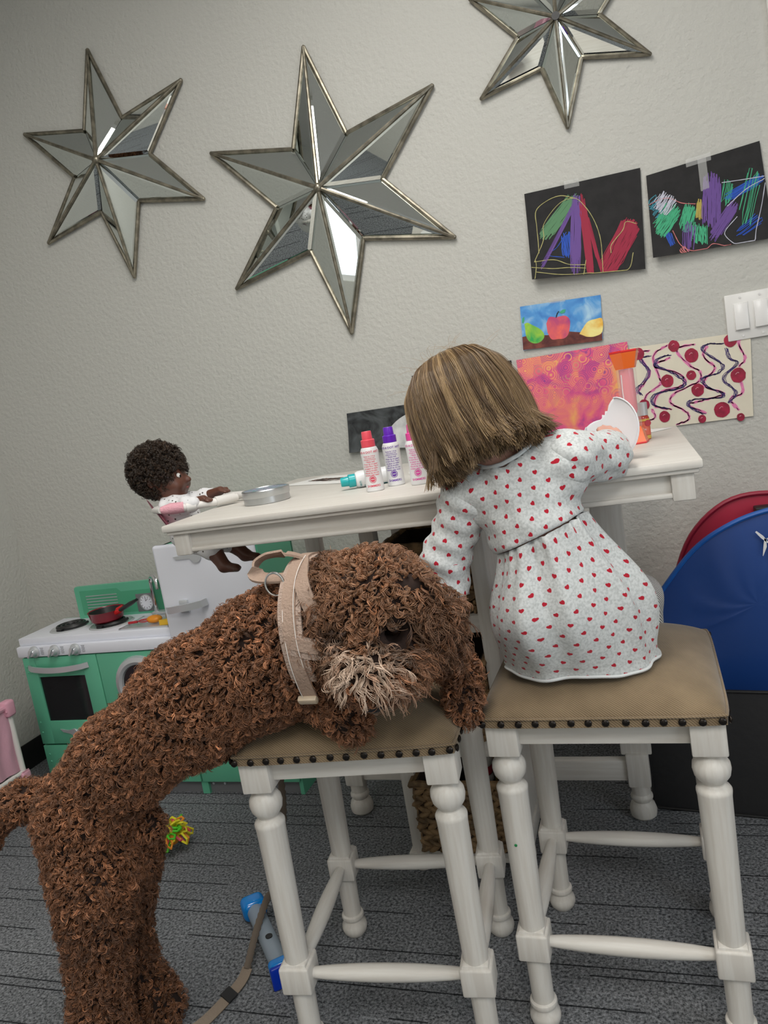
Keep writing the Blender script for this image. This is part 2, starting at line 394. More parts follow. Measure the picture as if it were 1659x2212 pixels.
stR = make_stool((.4293, -.6086, 0), -.0169, 'white bar stool with tan seat that the girl sits on')
# ------------------------------------------------------------------ mirrored stars on the wall
MIRROR = mat('mirror_glass', (.74, .78, .76), .015, 1.)
STARF = mat('champagne_silver_metal', (.33, .30, .235), .34, .85, var=.45, vscale=40)
STARB = mat('star_backing', (.05, .045, .04), .8)
def make_star(cx, cz, r, h, rot, label, bead=True, w=.0062):
    t = thing('mirror_star', label, 'wall decoration', (cx, WALL_Y, cz), group='six-pointed mirrored stars')
    tip = [Vector((r*math.sin(rot+k*math.pi/3), -.010, r*math.cos(rot+k*math.pi/3))) for k in range(6)]
    nr = r*.425
    notch = [Vector((nr*math.sin(rot+(k+.5)*math.pi/3), -.010, nr*math.cos(rot+(k+.5)*math.pi/3))) for k in range(6)]
    apex = Vector((0, -h, 0))
    ol = []
    for k in range(6): ol += [tip[k], notch[k]]
    MB().prism([(p.x*.985, -.001, p.z*.985) for p in ol], (0, -.007, 0)).build('backing', STARB, t, smooth=False)
    for k in range(6):
        for nn in (notch[k], notch[k-1]):
            tri = [tip[k], apex, nn]
            N = (tri[1]-tri[0]).cross(tri[2]-tri[0]); N.normalize()
            if N.y > 0: N = -N
            c = (tri[0]+tri[1]+tri[2])/3
            inc = []
            for i in range(3):                 # bevelled border of even width
                p, a, b = tri[i], tri[i-1], tri[(i+1) % 3]
                ua, ub = (a-p).normalized(), (b-p).normalized(); s = math.sqrt(max(1e-4, (1-ua.dot(ub))/2))
                d = min(.0105/s, (c-p).length*.75)
                inc.append(p+(ua+ub).normalized()*d)
            m = MB(); V = [p-N*.0015 for p in tri]+[p+N*.0012 for p in inc]
            m.data(V, [(3, 4, 5), (0, 1, 4, 3), (1, 2, 5, 4), (2, 0, 3, 5)])
            m.build('mirror_facet', MIRROR, t, smooth=False)
    for k in range(6):
        tt = tip[k]*1.012
        for nn in (notch[k], notch[k-1]): MB().tube([tt, nn], w, 8).build('frame_bar', STARF, t)
        MB().tube([tt+Vector((0, -.004, 0)), apex], [w*.7, w], 8).build('ridge_bar', STARF, t)
        MB().sphere(tuple(tt), w*1.05, (1, 1, 1), 8, 6).build('tip_cap', STARF, t)
    if bead: MB().sphere((0, -h-.002, 0), .0125, (1, .8, 1), 16, 10).build('center_bead', STARF, t)
    else: MB().cyl((0, -h-.006, 0), (0, -h+.012, 0), .010, seg=14).build('center_hole', BLACK, t)
    return t
make_star(-.927, 1.9475, .338, .085, 0, 'mirrored star with center bead above the green toy kitchen')
make_star(-.2302, 1.6955, .394, .09, 0, 'large mirrored star with center bead above the dot marker bottles')
make_star(.458, 1.945, .243, .066, R(1.5), 'small mirrored star missing its center bead above the black drawings', bead=False, w=.0052)

# ------------------------------------------------------------------ sheets taped to the wall
def sheet_fn(c, curl):
    TL, TR, BR, BL = c
    def f(u, v, lift=0.):
        x = (TL[0]*(1-u)+TR[0]*u)*(1-v)+(BL[0]*(1-u)+BR[0]*u)*v
        z = (TL[1]*(1-u)+TR[1]*u)*(1-v)+(BL[1]*(1-u)+BR[1]*u)*v
        return Vector((x, WALL_Y-.003-curl(u, v)-lift, z))
    return f
def aff(TL, TR, BL):
    A = np.array([[TR[0]-TL[0], BL[0]-TL[0]], [TR[1]-TL[1], BL[1]-TL[1]]], float); I = np.linalg.inv(A)
    return lambda x, y: tuple(I @ np.array([x-TL[0], y-TL[1]], float))
def make_sheet(name, label, cat, corners, m, curl=lambda u, v: 0, th=.0006, group=None, n=16):
    f = sheet_fn(corners, curl)
    V = [f(i/n, j/n) for j in range(n+1) for i in range(n+1)]
    F = [(j*(n+1)+i, j*(n+1)+i+1, (j+1)*(n+1)+i+1, (j+1)*(n+1)+i) for j in range(n) for i in range(n)]
    k = len(V); back = [v+Vector((0, th, 0)) for v in V]
    bd = [i for i in range(n+1)]+[j*(n+1)+n for j in range(1, n+1)]+[n*(n+1)+i for i in range(n-1, -1, -1)]+[j*(n+1) for j in range(n-1, 0, -1)]
    F += [tuple(k+i for i in q[::-1]) for q in F]+[(bd[a], bd[(a+1) % len(bd)], k+bd[(a+1) % len(bd)], k+bd[a]) for a in range(len(bd))]
    loc = tuple(f(.5, .5))
    t = thing(name, label, cat, loc, group=group)
    MB().data(V+back, F).build('sheet', m, t, off=loc, ang=60)
    return t, f
def strokes(t, f, lines, w, m, name='crayon_marks', layer=1):
    mb = MB(); loc = t.location
    for ln in lines:
        n = len(ln)
        if n < 2: continue
        P = [f(min(.995, max(.005, u)), min(.995, max(.005, v)), .0004*layer) for u, v in ln]
        vs = []
        for i in range(n):
            d = P[min(i+1, n-1)]-P[max(i-1, 0)]; d.y = 0
            d = d.normalized() if d.length > 1e-9 else Vector((1, 0, 0))
            sd = Vector((-d.z, 0, d.x)); ww = w*(.7+.5*random.random())/2
            vs.append((mb.bm.verts.new(P[i]+sd*ww), mb.bm.verts.new(P[i]-sd*ww)))
        for a, b in zip(vs, vs[1:]): mb.bm.faces.new((a[0], a[1], b[1], b[0]))
    o = mb.build(name, m, t, smooth=False, off=loc)
    if len(lines) > 1: o['kind'] = 'stuff'
    return o
def fillshape(t, f, pts, m, name, layer=1, n=1):
    mb = MB(); P = [f(u, v, .0004*layer) for u, v in pts]; mb.poly(P)
    return mb.build(name, m, t, smooth=False, off=t.location)
def hatch(pa, pb, wid, n, jit=.22):
    """loose back-and-forth scribble along a band from pa to pb"""
    pa, pb = np.array(pa, float), np.array(pb, float); out = []; d = pb-pa; nrm = np.array([-d[1], d[0]])/np.hypot(*d)
    for k in range(n):
        s = k/(n-1)-.5+random.uniform(-.9, .9)/n; bow = math.cos(math.pi*s)
        a = pa+nrm*s*wid+d*(random.uniform(-jit, jit)*.7+.10*(1-bow)); b = pb+nrm*s*wid*random.uniform(.75, 1.15)+d*(random.uniform(-jit, jit)*.7-.10*(1-bow))
        pts = [a]+[a+(b-a)*f+nrm*wid*random.uniform(-.05, .05) for f in (.33, .66)]+[b]; out += pts if k % 2 == 0 else pts[::-1]
    return [tuple(p) for p in out]
BPAPER = mat('black_construction_paper', (.022, .021, .022), .85, var=.3, vscale=30, bump=.1, bscale=200)
def cray(n, c): return mat('crayon_'+n, c, .75)
CR = {k: cray(k, v) for k, v in dict(yellow=(.46, .42, .17), green=(.11, .26, .13), purple=(.15, .075, .30), blue=(.02, .09, .50), red=(.34, .02, .055), mint=(.06, .42, .22), teal=(.05, .27, .36),
      white=(.55, .56, .66), coral=(.62, .2, .2), gold=(.45, .36, .08)).items()}
TAPE = mat('clear_tape', (.75, .75, .74), .25, alpha=.32)
# drawing with red wedge
c1 = ((.319, 1.564), (.616, 1.558), (.601, 1.306), (.312, 1.337))
t1, f1 = make_sheet('crayon_drawing', 'black paper crayon drawing with yellow outline, green, blue and red wedges', 'drawing', c1, BPAPER, lambda u, v: .002+.020*v*v*(1-.9*u)+.006*v*v+.004*math.sin(u*3)**2*v, group='crayon drawings on black paper')
a1 = aff((103, 413), (838, 248), (155, 968))
def A(a, pts): return [a(*p) for p in pts]
yl = [A(a1, catmull(l, 6)) for l in ([(170, 850), (230, 700), (232, 600), (330, 470), (430, 432), (500, 480), (560, 560), (600, 660), (615, 780), (622, 880)],
     [(430, 432), (340, 420), (250, 455), (180, 520), (185, 620), (195, 720), (200, 790)], [(168, 850), (300, 822), (400, 840), (505, 830)], [(150, 888), (290, 880), (400, 860), (510, 850)],
     [(180, 915), (330, 912), (450, 895), (550, 875), (620, 885), (720, 855), (790, 810), (810, 720)], [(175, 965), (183, 880), (178, 840)], [(670, 740), (672, 690), (740, 600), (760, 550), (825, 555)], [(510, 800), (495, 910)])]
strokes(t1, f1, yl, .0018, CR['yellow'], layer=3)
strokes(t1, f1, [A(a1, hatch((420, 440), (240, 670), 80, 44))], .0019, CR['green'], layer=1)
strokes(t1, f1, [A(a1, hatch((445, 450), (440, 850), 62, 40)), A(a1, hatch((430, 470), (235, 850), 20, 9))], .0018, CR['purple'], layer=2)
strokes(t1, f1, [A(a1, hatch((385, 650), (400, 790), 85, 22)), A(a1, catmull([(380, 640), (320, 740), (258, 795), (370, 800)], 5))], .0018, CR['blue'], layer=1)
strokes(t1, f1, [A(a1, hatch((480, 440), (545, 880), 46, 34)), A(a1, hatch((490, 470), (610, 860), 20, 10)), A(a1, hatch((800, 545), (640, 870), 120, 66, .08))], .0018, CR['red'], layer=2)
def tape(t, f, u, v, w, h, rz=0):
    P = [(u-w/2, v-h/2), (u+w/2, v-h/2), (u+w/2, v+h/2), (u-w/2, v+h/2)]
    mb = MB(); pts = [f(a, max(b, 0), .0012)+Vector((0, 0, (-b)*.2 if b < 0 else 0)) for a, b in P]; mb.poly(pts)
    return mb.build('tape', TAPE, t, smooth=False, off=t.location)
tape(t1, f1, .42, .0, .13, .09)
# drawing with purple wing
c2 = ((.628, 1.535), (.894, 1.552), (.905, 1.317), (.622, 1.328))
t2, f2 = make_sheet('crayon_drawing', 'black paper crayon drawing with purple, mint and blue scribbles and tape strip', 'drawing', c2, BPAPER, lambda u, v: .003+.012*v*v+.008*(1-u)**3*v, group='crayon drawings on black paper')
a2 = aff((850, 318), (1600, 70), (905, 832))
strokes(t2, f2, [A(a2, hatch((960, 480), (895, 545), 130, 20))], .0019, CR['teal'], layer=1)
strokes(t2, f2, [A(a2, hatch((1010, 430), (950, 530), 110, 24)), A(a2, catmull([(1350, 320), (1480, 290), (1600, 260), (1632, 250)], 6)), A(a2, catmull([(1620, 290), (1590, 420), (1550, 560), (1525, 690), (1440, 670), (1370, 630), (1365, 590), (1440, 500)], 6)), A(a2, catmull([(1625, 265), (1500, 340), (1380, 450)], 6))], .0019, CR['white'], layer=4)
strokes(t2, f2, [A(a2, hatch((1040, 500), (940, 660), 110, 40)), A(a2, hatch((1150, 480), (1110, 620), 80, 26)), A(a2, hatch((1200, 580), (1200, 690), 100, 26)), A(a2, hatch((1560, 250), (1480, 520), 90, 8)), A(a2, hatch((1400, 310), (1370, 430), 60, 9))], .0018, CR['mint'], layer=2)
strokes(t2, f2, [A(a2, hatch((1210, 440), (1200, 540), 40, 14))], .0019, CR['gold'], layer=2)
strokes(t2, f2, [A(a2, hatch((1290, 300), (1280, 560), 110, 52)), A(a2, hatch((1420, 440), (1290, 640), 60, 26)), A(a2, hatch((1140, 590), (1130, 740), 70, 12))], .0019, CR['purple'], layer=3)
strokes(t2, f2, [A(a2, hatch((1600, 265), (1390, 400), 46, 16)), A(a2, hatch((1570, 490), (1440, 600), 60, 8)), A(a2, hatch((1000, 660), (1030, 730), 40, 9))], .0017, CR['blue'], layer=2)
strokes(t2, f2, [A(a2, catmull([(870, 500), (940, 460), (1010, 445), (1090, 465), (1180, 460)], 6)), A(a2, catmull([(1030, 640), (1080, 720), (1150, 745), (1240, 720), (1290, 680), (1380, 690), (1400, 720), (1360, 715)], 6)), A(a2, hatch((1090, 740), (1120, 780), 50, 8))], .0018, CR['coral'], layer=4)
tape(t2, f2, .47, 0, .22, .09); tape(t2, f2, .50, .17, .075, .36)

# small fruit painting
def water(name, stops, scale, detail=6, dist=.6, rough=.75):
    m = bpy.data.materials.new(name); m.use_nodes = True; nt = m.node_tree; b = nt.nodes['Principled BSDF']; L = nt.links.new
    tc = nd(nt, 'ShaderNodeTexCoord'); n = nd(nt, 'ShaderNodeTexNoise'); n.inputs['Scale'].default_value = scale; n.inputs['Detail'].default_value = detail; n.inputs['Distortion'].default_value = dist
    L(tc.outputs['Object'], n.inputs['Vector']); r = nd(nt, 'ShaderNodeValToRGB'); L(n.outputs['Fac'], r.inputs[0])
    els = r.color_ramp.elements
    for i, (p, c) in enumerate(stops):
        e = els[i] if i < 2 else els.new(p)
        e.position = p; e.color = (*c, 1)
    L(r.outputs[0], b.inputs['Base Color']); b.inputs['Roughness'].default_value = rough
    return m
c3 = ((.267, 1.275), (.482, 1.264), (.474, 1.149), (.260, 1.156))
t3, f3 = make_sheet('fruit_painting', 'small watercolour of a pear, an apple and a lemon on blue', 'painting', c3, water('blue_watercolour', [(.25, (.03, .16, .55)), (.75, (.45, .68, .85)), (.5, (.10, .34, .72))], 22), lambda u, v: .001+.003*v, n=8)
a3 = aff((128, 185), (617, 105), (147, 452))
fillshape(t3, f3, A(a3, [(142, 370), (180, 360), (300, 355), (420, 330), (520, 335), (632, 335), (633, 383), (147, 450)]), water('brown_watercolour', [(.3, (.06, .012, .015)), (.7, (.25, .07, .05))], 30), 'painted_table')
fillshape(t3, f3, A(a3, catmull([(155, 290), (175, 282), (205, 295), (255, 320), (280, 355), (265, 390), (225, 408), (185, 395), (165, 360), (160, 320)], 4)), water('green_watercolour', [(.35, (.03, .40, .09)), (.65, (.50, .72, .05))], 24), 'painted_pear', 2)
fillshape(t3, f3, A(a3, catmull([(292, 285), (310, 245), (350, 245), (372, 240), (410, 235), (437, 265), (430, 340), (405, 372), (365, 378), (325, 380), (300, 340)], 4)), water('red_watercolour', [(.35, (.42, .05, .22)), (.65, (.88, .15, .12))], 18), 'painted_apple', 2)
fillshape(t3, f3, A(a3, catmull([(495, 345), (515, 310), (545, 268), (590, 252), (630, 250), (632, 330), (590, 358), (545, 362), (515, 352)], 4)), water('yellow_watercolour', [(.35, (.85, .42, .02)), (.65, (.95, .86, .35))], 20), 'painted_lemon', 2)
strokes(t3, f3, [A(a3, catmull([(352, 248), (358, 225), (368, 208)], 5))], .003, cray('stem', (.02, .015, .02)), 'painted_stem', 3)
fillshape(t3, f3, A(a3, [(370, 215), (392, 198), (410, 196), (405, 215), (385, 222)]), CR['mint'], 'painted_leaf', 3)
fillshape(t3, f3, A(a3, [(140, 280), (143, 255), (155, 245), (155, 270), (148, 288)]), CR['mint'], 'painted_leaf', 3)
tape(t3, f3, .47, -.01, .2, .08)
# swirl painting
def swirl_material():
    m = bpy.data.materials.new('swirl_watercolour'); m.use_nodes = True; nt = m.node_tree; b = nt.nodes['Principled BSDF']; L = nt.links.new
    b.inputs['Roughness'].default_value = .65
    tc = nd(nt, 'ShaderNodeTexCoord')
    n = nd(nt, 'ShaderNodeTexNoise'); n.inputs['Scale'].default_value = 14; n.inputs['Detail'].default_value = 4; n.inputs['Distortion'].default_value = .8; L(tc.outputs['Object'], n.inputs['Vector'])
    r = nd(nt, 'ShaderNodeValToRGB'); L(n.outputs['Fac'], r.inputs[0]); e = r.color_ramp.elements
    e[0].position = .3; e[0].color = (.42, .06, .28, 1); e[1].position = .72; e[1].color = (.93, .40, .14, 1)
    q = e.new(.45); q.color = (.80, .10, .26, 1); q = e.new(.58); q.color = (.90, .22, .20, 1)
    v = nd(nt, 'ShaderNodeTexVoronoi'); v.inputs['Scale'].default_value = 30; v.inputs['Randomness'].default_value = .9; L(tc.outputs['Object'], v.inputs['Vector'])
    ml = nd(nt, 'ShaderNodeMath', operation='MULTIPLY'); L(v.outputs['Distance'], ml.inputs[0]); ml.inputs[1].default_value = 52
    sn = nd(nt, 'ShaderNodeMath', operation='SINE'); L(ml.outputs[0], sn.inputs[0])
    gt = nd(nt, 'ShaderNodeMapRange'); L(sn.outputs[0], gt.inputs['Value']); gt.inputs['From Min'].default_value = .2; gt.inputs['From Max'].default_value = 1
    n2 = nd(nt, 'ShaderNodeTexNoise'); n2.inputs['Scale'].default_value = 9; L(tc.outputs['Object'], n2.inputs['Vector'])
    sp = nd(nt, 'ShaderNodeSeparateXYZ'); L(tc.outputs['Object'], sp.inputs[0])
    zz = nd(nt, 'ShaderNodeMapRange'); L(sp.outputs['Z'], zz.inputs['Value']); zz.inputs['From Min'].default_value = -.06; zz.inputs['From Max'].default_value = .05
    mm = nd(nt, 'ShaderNodeMath', operation='MULTIPLY'); L(gt.outputs[0], mm.inputs[0]); L(zz.outputs[0], mm.inputs[1])
    m6 = nd(nt, 'ShaderNodeMath', operation='MULTIPLY'); L(mm.outputs[0], m6.inputs[0]); m6.inputs[1].default_value = .85
    vc = nd(nt, 'ShaderNodeValToRGB'); L(v.outputs['Color'], vc.inputs[0]); vc.color_ramp.elements[0].position = .45; vc.color_ramp.elements[1].position = .55
    vc.color_ramp.elements[0].color = (.30, .05, .30, 1); vc.color_ramp.elements[1].color = (.96, .50, .16, 1)
    mx = nd(nt, 'ShaderNodeMix', data_type='RGBA'); L(m6.outputs[0], mx.inputs['Factor']); L(r.outputs[0], mx.inputs['A']); L(vc.outputs[0], mx.inputs['B'])
    L(mx.outputs['Result'], b.inputs['Base Color'])
    return m
c4 = ((.237, 1.133), (.535, 1.130), (.533, .896), (.238, .905))
t4, f4 = make_sheet('swirl_painting', 'pink, orange and purple watercolour of curling shell swirls', 'painting', c4, swirl_material(), lambda u, v: .004, n=8)
# curls and balls painting
c5 = ((.539, 1.112), (.834, 1.102), (.822, .885), (.532, .889))
t5, f5 = make_sheet('ball_painting', 'cream paper painted with crimson balls and wavy pink and navy lines', 'painting', c5, mat('cream_paper', (.80, .74, .60), .7, var=.06, vscale=20), lambda u, v: .0015, n=8)
a5 = aff((795, 425), (1545, 322), (845, 925))
pink, navy, crim = mat('pink_paint', (.80, .22, .45), .6), mat('navy_paint', (.055, .03, .16), .6), mat('crimson_paint', (.40, .008, .05), .5, var=.35, vscale=60)
def wav(l, n, sp): return [A(a5, [(x+sp*(k-n/2)+random.uniform(-2, 2)*1.5, y+random.uniform(-4, 4)) for x, y in catmull(l, 7)]) for k in range(n)]
pl = [[(1040, 405), (955, 470), (990, 590), (1000, 640), (920, 700), (890, 760)], [(1215, 400), (1100, 430), (1180, 520), (1250, 560), (1245, 620), (1100, 690), (1070, 750), (1170, 800), (1190, 850), (1110, 880)],
      [(1530, 350), (1480, 385), (1525, 480), (1490, 530)], [(1480, 560), (1525, 680), (1450, 720), (1505, 790)], [(930, 440), (850, 460), (930, 560), (900, 630), (840, 700)], [(950, 790), (970, 840), (930, 860)],
      [(1290, 410), (1270, 470), (1345, 540), (1290, 600), (1290, 650), (1410, 690), (1290, 730), (1190, 760), (1300, 810)], [(1060, 480), (960, 530), (1130, 580), (1150, 640), (1000, 690), (970, 770), (1080, 790)]]
strokes(t5, f5, sum([wav(l, 2, 7) for l in pl], []), .0042, pink, 'painted_curls', 1)
nl = [[(1385, 395), (1290, 400), (1265, 440), (1390, 520), (1360, 570), (1270, 600), (1300, 650), (1400, 690), (1380, 715), (1210, 730), (1190, 770), (1290, 815)], [(1060, 462), (980, 490), (975, 530), (1080, 570), (1155, 620), (1130, 660), (970, 700), (955, 760), (1050, 785)],
      [(1410, 420), (1430, 480), (1480, 510), (1400, 600), (1480, 680), (1440, 745)], [(930, 468), (870, 490), (925, 560), (900, 620), (845, 670), (880, 705)]]
strokes(t5, f5, sum([wav(l, 4, 6) for l in nl], []), .0017, navy, 'painted_curls', 2)
for (bx, by, br) in [(1427, 378, 40), (1192, 466, 44), (1078, 411, 36), (853, 460, 38), (1486, 580, 47), (1194, 583, 31), (1043, 619, 41), (1238, 670, 41), (1397, 786, 50), (1030, 834, 37), (1274, 844, 26), (895, 765, 36), (1517, 829, 25)]:
    fillshape(t5, f5, A(a5, [(bx+br*math.cos(k*math.pi/9)*random.uniform(.95, 1.05), by+br*.95*math.sin(k*math.pi/9)*random.uniform(.95, 1.05)) for k in range(18)]), crim, 'painted_ball', 3)
    strokes(t5, f5, [A(a5, catmull([(bx-br*.35, by-br*.1), (bx-br*.1, by-br*.35), (bx+br*.1, by-br*.3)], 3))], .0011, mat('highlight_paint', (.8, .45, .5), .5), 'painted_highlight', 4)
# black card behind the girl
c6 = ((-.071, 1.141), (.223, 1.135), (.221, 1.020), (-.068, 1.026))
t6, f6 = make_sheet('doodle_card', 'black card with white, orange and blue doodles behind the girl', 'drawing', c6, mat('black_card', (.010, .010, .012), .5), lambda u, v: .001, n=4)
a6 = aff((612, 258), (1378, 133), (660, 570))
wht, org, blu = mat('white_ink', (.8, .8, .78), .6), mat('orange_ink', (.85, .28, .08), .6), mat('blue_ink', (.05, .30, .55), .6)
strokes(t6, f6, [A(a6, catmull([(685, 262), (645, 275), (632, 310), (650, 330)], 5)), A(a6, [(1330, 165), (1325, 180)]), A(a6, [(1352, 175), (1344, 188)]), A(a6, [(1370, 195), (1356, 203)]), A(a6, [(1368, 312), (1376, 296), (1385, 318)])], .0026, wht, 'white_doodles', 2)
strokes(t6, f6, [A(a6, [(1295, 222), (1335, 205)]), A(a6, [(1310, 195), (1322, 238)])], .006, org, 'orange_doodle', 2)
fillshape(t6, f6, A(a6, catmull([(1245, 170), (1265, 160), (1275, 190), (1262, 205), (1245, 195)], 3)), blu, 'blue_doodle', 2)
fillshape(t6, f6, A(a6, catmull([(1335, 270), (1372, 252), (1378, 275), (1355, 292), (1325, 282)], 3)), blu, 'blue_doodle', 2)
# moon painting
c7 = ((-.292, 1.064), (.02, 1.060), (.03, .935), (-.301, .945))
t7, f7 = make_sheet('moon_painting', 'black and grey painting of a big pale moon behind the marker bottles', 'painting', c7, water('charcoal_wash', [(.35, (.006, .007, .008)), (.7, (.09, .10, .105))], 12, dist=2.5), lambda u, v: .002+.012*v*v, n=10)
a7 = aff((107, 562), (620, 475), (137, 850))
fillshape(t7, f7, A(a7, [(560+240*math.cos(R(g)), 760-225*math.sin(R(g))) for g in range(95, 195, 6)]+[(320, 815), (620, 800), (640, 530)]), water('moon_wash', [(.3, (.45, .46, .47)), (.7, (.78, .78, .77))], 20), 'painted_moon', 1)

# ------------------------------------------------------------------ light switch plate
PL = mat('switch_plastic', (.80, .79, .77), .3); PL2 = mat('switch_rocker_plastic', (.84, .83, .82), .25)
sp = thing('light_switch', 'white wall plate with rocker light switches', 'light switch', (.862, WALL_Y, 1.142))
MB().box((0, -.004, 0), (.164, .008, .117), None, .003).build('plate', PL, sp)
for k in (-1, 0, 1):
    m = MB().box((k*.046, -.0085, 0), (.036, .002, .070), None, .0008); m.build('switch_frame', PL, sp)
    rk = MB().box((k*.046, -.011, 0), (.032, .006, .065), (R(-4), 0, 0), .0015).build('rocker', PL2, sp)
    for s in (-1, 1): MB().cyl((k*.046, -.0096, s*.048), (k*.046, -.007, s*.048), .003, seg=12).box((k*.046, -.0097, s*.048), (.005, .0006, .0008), (0, R(40), 0)).build('screw', PL2, sp)

# ------------------------------------------------------------------ toy kitchen
GREEN = mat('green_painted_board', (.125, .47, .30), .42, bump=.04, bscale=300); KW = mat('white_laminate', (.82, .84, .92), .4)
GREY = mat('grey_board', (.17, .175, .185), .6); DARKG = mat('dark_glass', (.012, .014, .015), .12)
KX0, KX1, KX2, KY, KB = -1.400, -.826, -.495, -.04, .175
kt = thing('toy_kitchen', 'green and white wooden toy kitchen with stove, oven and fridge', 'toy kitchen', ((KX0+KX2)/2, (KY+KB)/2, 0))
ko = kt.location
def kp(m, name, mt, parent=None, **k): 
    return m.build(name, mt, parent or kt, off=ko, **k)
kp(MB().box2(KX0, KX0+.012, KY, KB, 0, .47).box2(KX1-.012, KX1, KY, KB, 0, .47).box2(KX0, KX1, KB-.008, KB, .03, .53).box2(KX0, KX1, KY+.02, KB, .17, .18).box2(-1.116, -1.104, KY+.012, KB, .18, .47), 'stove_body', GREEN, smooth=False)
kp(MB().box2(KX0+.012, KX1-.012, KY+.01, KY+.02, 0, .045), 'kick_board', GREY, smooth=False)
# oven door with a window cut in it
ox0, ox1, oz0, oz1 = KX0+.003, -1.112, .176, .468
wx0, wx1, vz0, vz1 = -1.349, -1.168, .253, .403
kd = kp(MB().box2(ox0, wx0, KY-.012, KY, oz0, oz1, .001).box2(wx1, ox1, KY-.012, KY, oz0, oz1, .001).box2(wx0, wx1, KY-.012, KY, oz0, vz0, .001).box2(wx0, wx1, KY-.012, KY, vz1, oz1, .001), 'oven_door', GREEN)
kp(MB().box2(wx0, wx1, KY-.006, KY-.004, vz0, vz1), 'oven_window', mat('smoked_acrylic', (.02, .022, .024), .08, alpha=.78), kd, smooth=False)
kp(MB().box2(KX0+.015, -1.118, KY+.05, KB-.01, .335, .339), 'oven_shelf', GREY, smooth=False)
def arc_handle(xa, xb, z, dep, w=.018, sag=0.):
    pts = []
    for k in range(13):
        f = k/12; pts.append((xa+(xb-xa)*f, KY-.012-dep*math.sin(math.pi*f)**.45, z+sag*math.sin(math.pi*f)))
    m = MB()
    m.ribbon(pts, w, [(0, -1, 0)]*13, .006)
    return m
kp(arc_handle(-1.378, -1.145, .437, .022, .017, -.006), 'oven_handle', CHROME, kd)
def wing(x, z, s=1.):
    pts = catmull([(-.055, .012), (-.02, .008), (0, .013), (.02, .008), (.055, .012), (.045, .002), (.02, -.004), (0, -.012), (-.02, -.004), (-.045, .002)], 3)
    m = MB().prism([(x+p[0]*s, KY-.0125, z+p[1]*s) for p in pts], (0, -.003, 0))
    m.cyl((x, KY-.0125, z), (x, KY-.018, z), .012*s, seg=20)
    return m
kp(wing(-1.255, .215), 'oven_emblem', CHROME, kd)
for (sx_, sz_) in ((ox0+.012, .44), (ox0+.012, .42), (ox0+.012, .25), (ox0+.012, .215)):
    kp(MB().sphere((sx_, KY-.012, sz_), .004, (1, .5, 1), 10, 6), 'screw_cap', GREEN, kd)
# lower drawer front
kdr = kp(MB().box2(ox0, KX1-.003, KY-.012, KY, .045, .170, .001), 'lower_panel', GREEN)
for (sx_, sz_) in ((ox0+.018, .14), (ox0+.018, .115)): kp(MB().sphere((sx_, KY-.012, sz_), .004, (1, .5, 1), 10, 6), 'screw_cap', GREEN, kdr)
# washer door with round porthole
wd_ = kp(MB().box2(-1.108, KX1-.003, KY-.012, KY, oz0, oz1, .001), 'washer_door', GREEN)
mx_ = Matrix.Translation((-.962, KY-.012, .365)) @ Matrix.Rotation(R(90), 4, 'X')
kp(MB().lathe([(.062, 0), (.066, .010), (.075, .014), (.088, .010), (.092, 0)], 36, mx_), 'porthole_ring', CHROME, wd_)
kp(MB().lathe([(.0, .004), (.063, .004)], 36, mx_, cap=False), 'porthole_glass', DARKG, wd_)
# counter
ct = kp(MB().box2(KX0-.008, KX1, KY-.016, KB, .472, .506, .003).box2(KX0-.008, KX1, KY+.0, KB, .506, .530, .003), 'counter', KW)
for kx in (-1.335, -1.255, -1.175):
    mm = Matrix.Translation((kx, KY-.016, .490)) @ Matrix.Rotation(R(90), 4, 'X')
    kn = kp(MB().lathe([(.019, 0), (.019, .004), (.014, .007), (.012, .018), (.010, .020), (0, .020)], 20, mm), 'control_knob', CHROME)
    kp(MB().box((kx, KY-.036, .490), (.006, .012, .030), (0, R(35), 0), .001), 'knob_grip', CHROME, kn)
    for j in range(6): kp(MB().box((kx+.028, KY-.0163, .480+.004*j), (.010+.003*(j % 2), .0006, .0012)), 'dial_mark', GREY, kn, smooth=False)
# burners
for bx, by in ((-1.275, .060), (-1.118, .060)):
    bn = kp(MB().lathe([(.03, .530), (.062, .531), (.066, .534), (.070, .531), (.071, .530)], 32, Matrix.Translation((bx, by, 0))), 'burner_tray', CHROME)
    m = MB(); pts = [(bx+(.012+.04*k/60)*math.cos(k*.32), by+(.012+.04*k/60)*math.sin(k*.32), .538) for k in range(61)]
    m.tube(pts, .0045, 6).box((bx, by-.052, .537), (.02, .02, .006))
    kp(m, 'burner_coil', BLACK, bn)
# sink
sk = kp(MB().box2(-1.025, -.840, -.028, -.021, .5305, .535).box2(-1.025, -.840, .093, .10, .5305, .535).box2(-1.025, -1.018, -.028, .10, .5305, .535).box2(-.847, -.840, -.028, .10, .5305, .535).box2(-1.018, -.847, -.021, .093, .5302, .5312), 'sink_tray', CHROME, smooth=False)
# faucet
FX, FY = -.985, .122
fp = [(FX, FY, .53), (FX, FY, .635)]+[(FX+.022*(1-math.cos(R(g))), FY-.015*(1-math.cos(R(g))), .635+.026*math.sin(R(g))) for g in range(15, 181, 15)]+[(FX+.044, FY-.03, .622)]
kp(MB().tube(fp, .0085, 12).lathe([(.02, .53), (.02, .537), (.012, .541)], 16, Matrix.Translation((FX, FY, 0))), 'faucet', mat('chrome', (.8, .8, .82), .08, 1.))
kp(MB().box2(FX-.012, FX+.055, FY-.016, FY+.016, .53, .543, .003), 'faucet_base', CHROME)
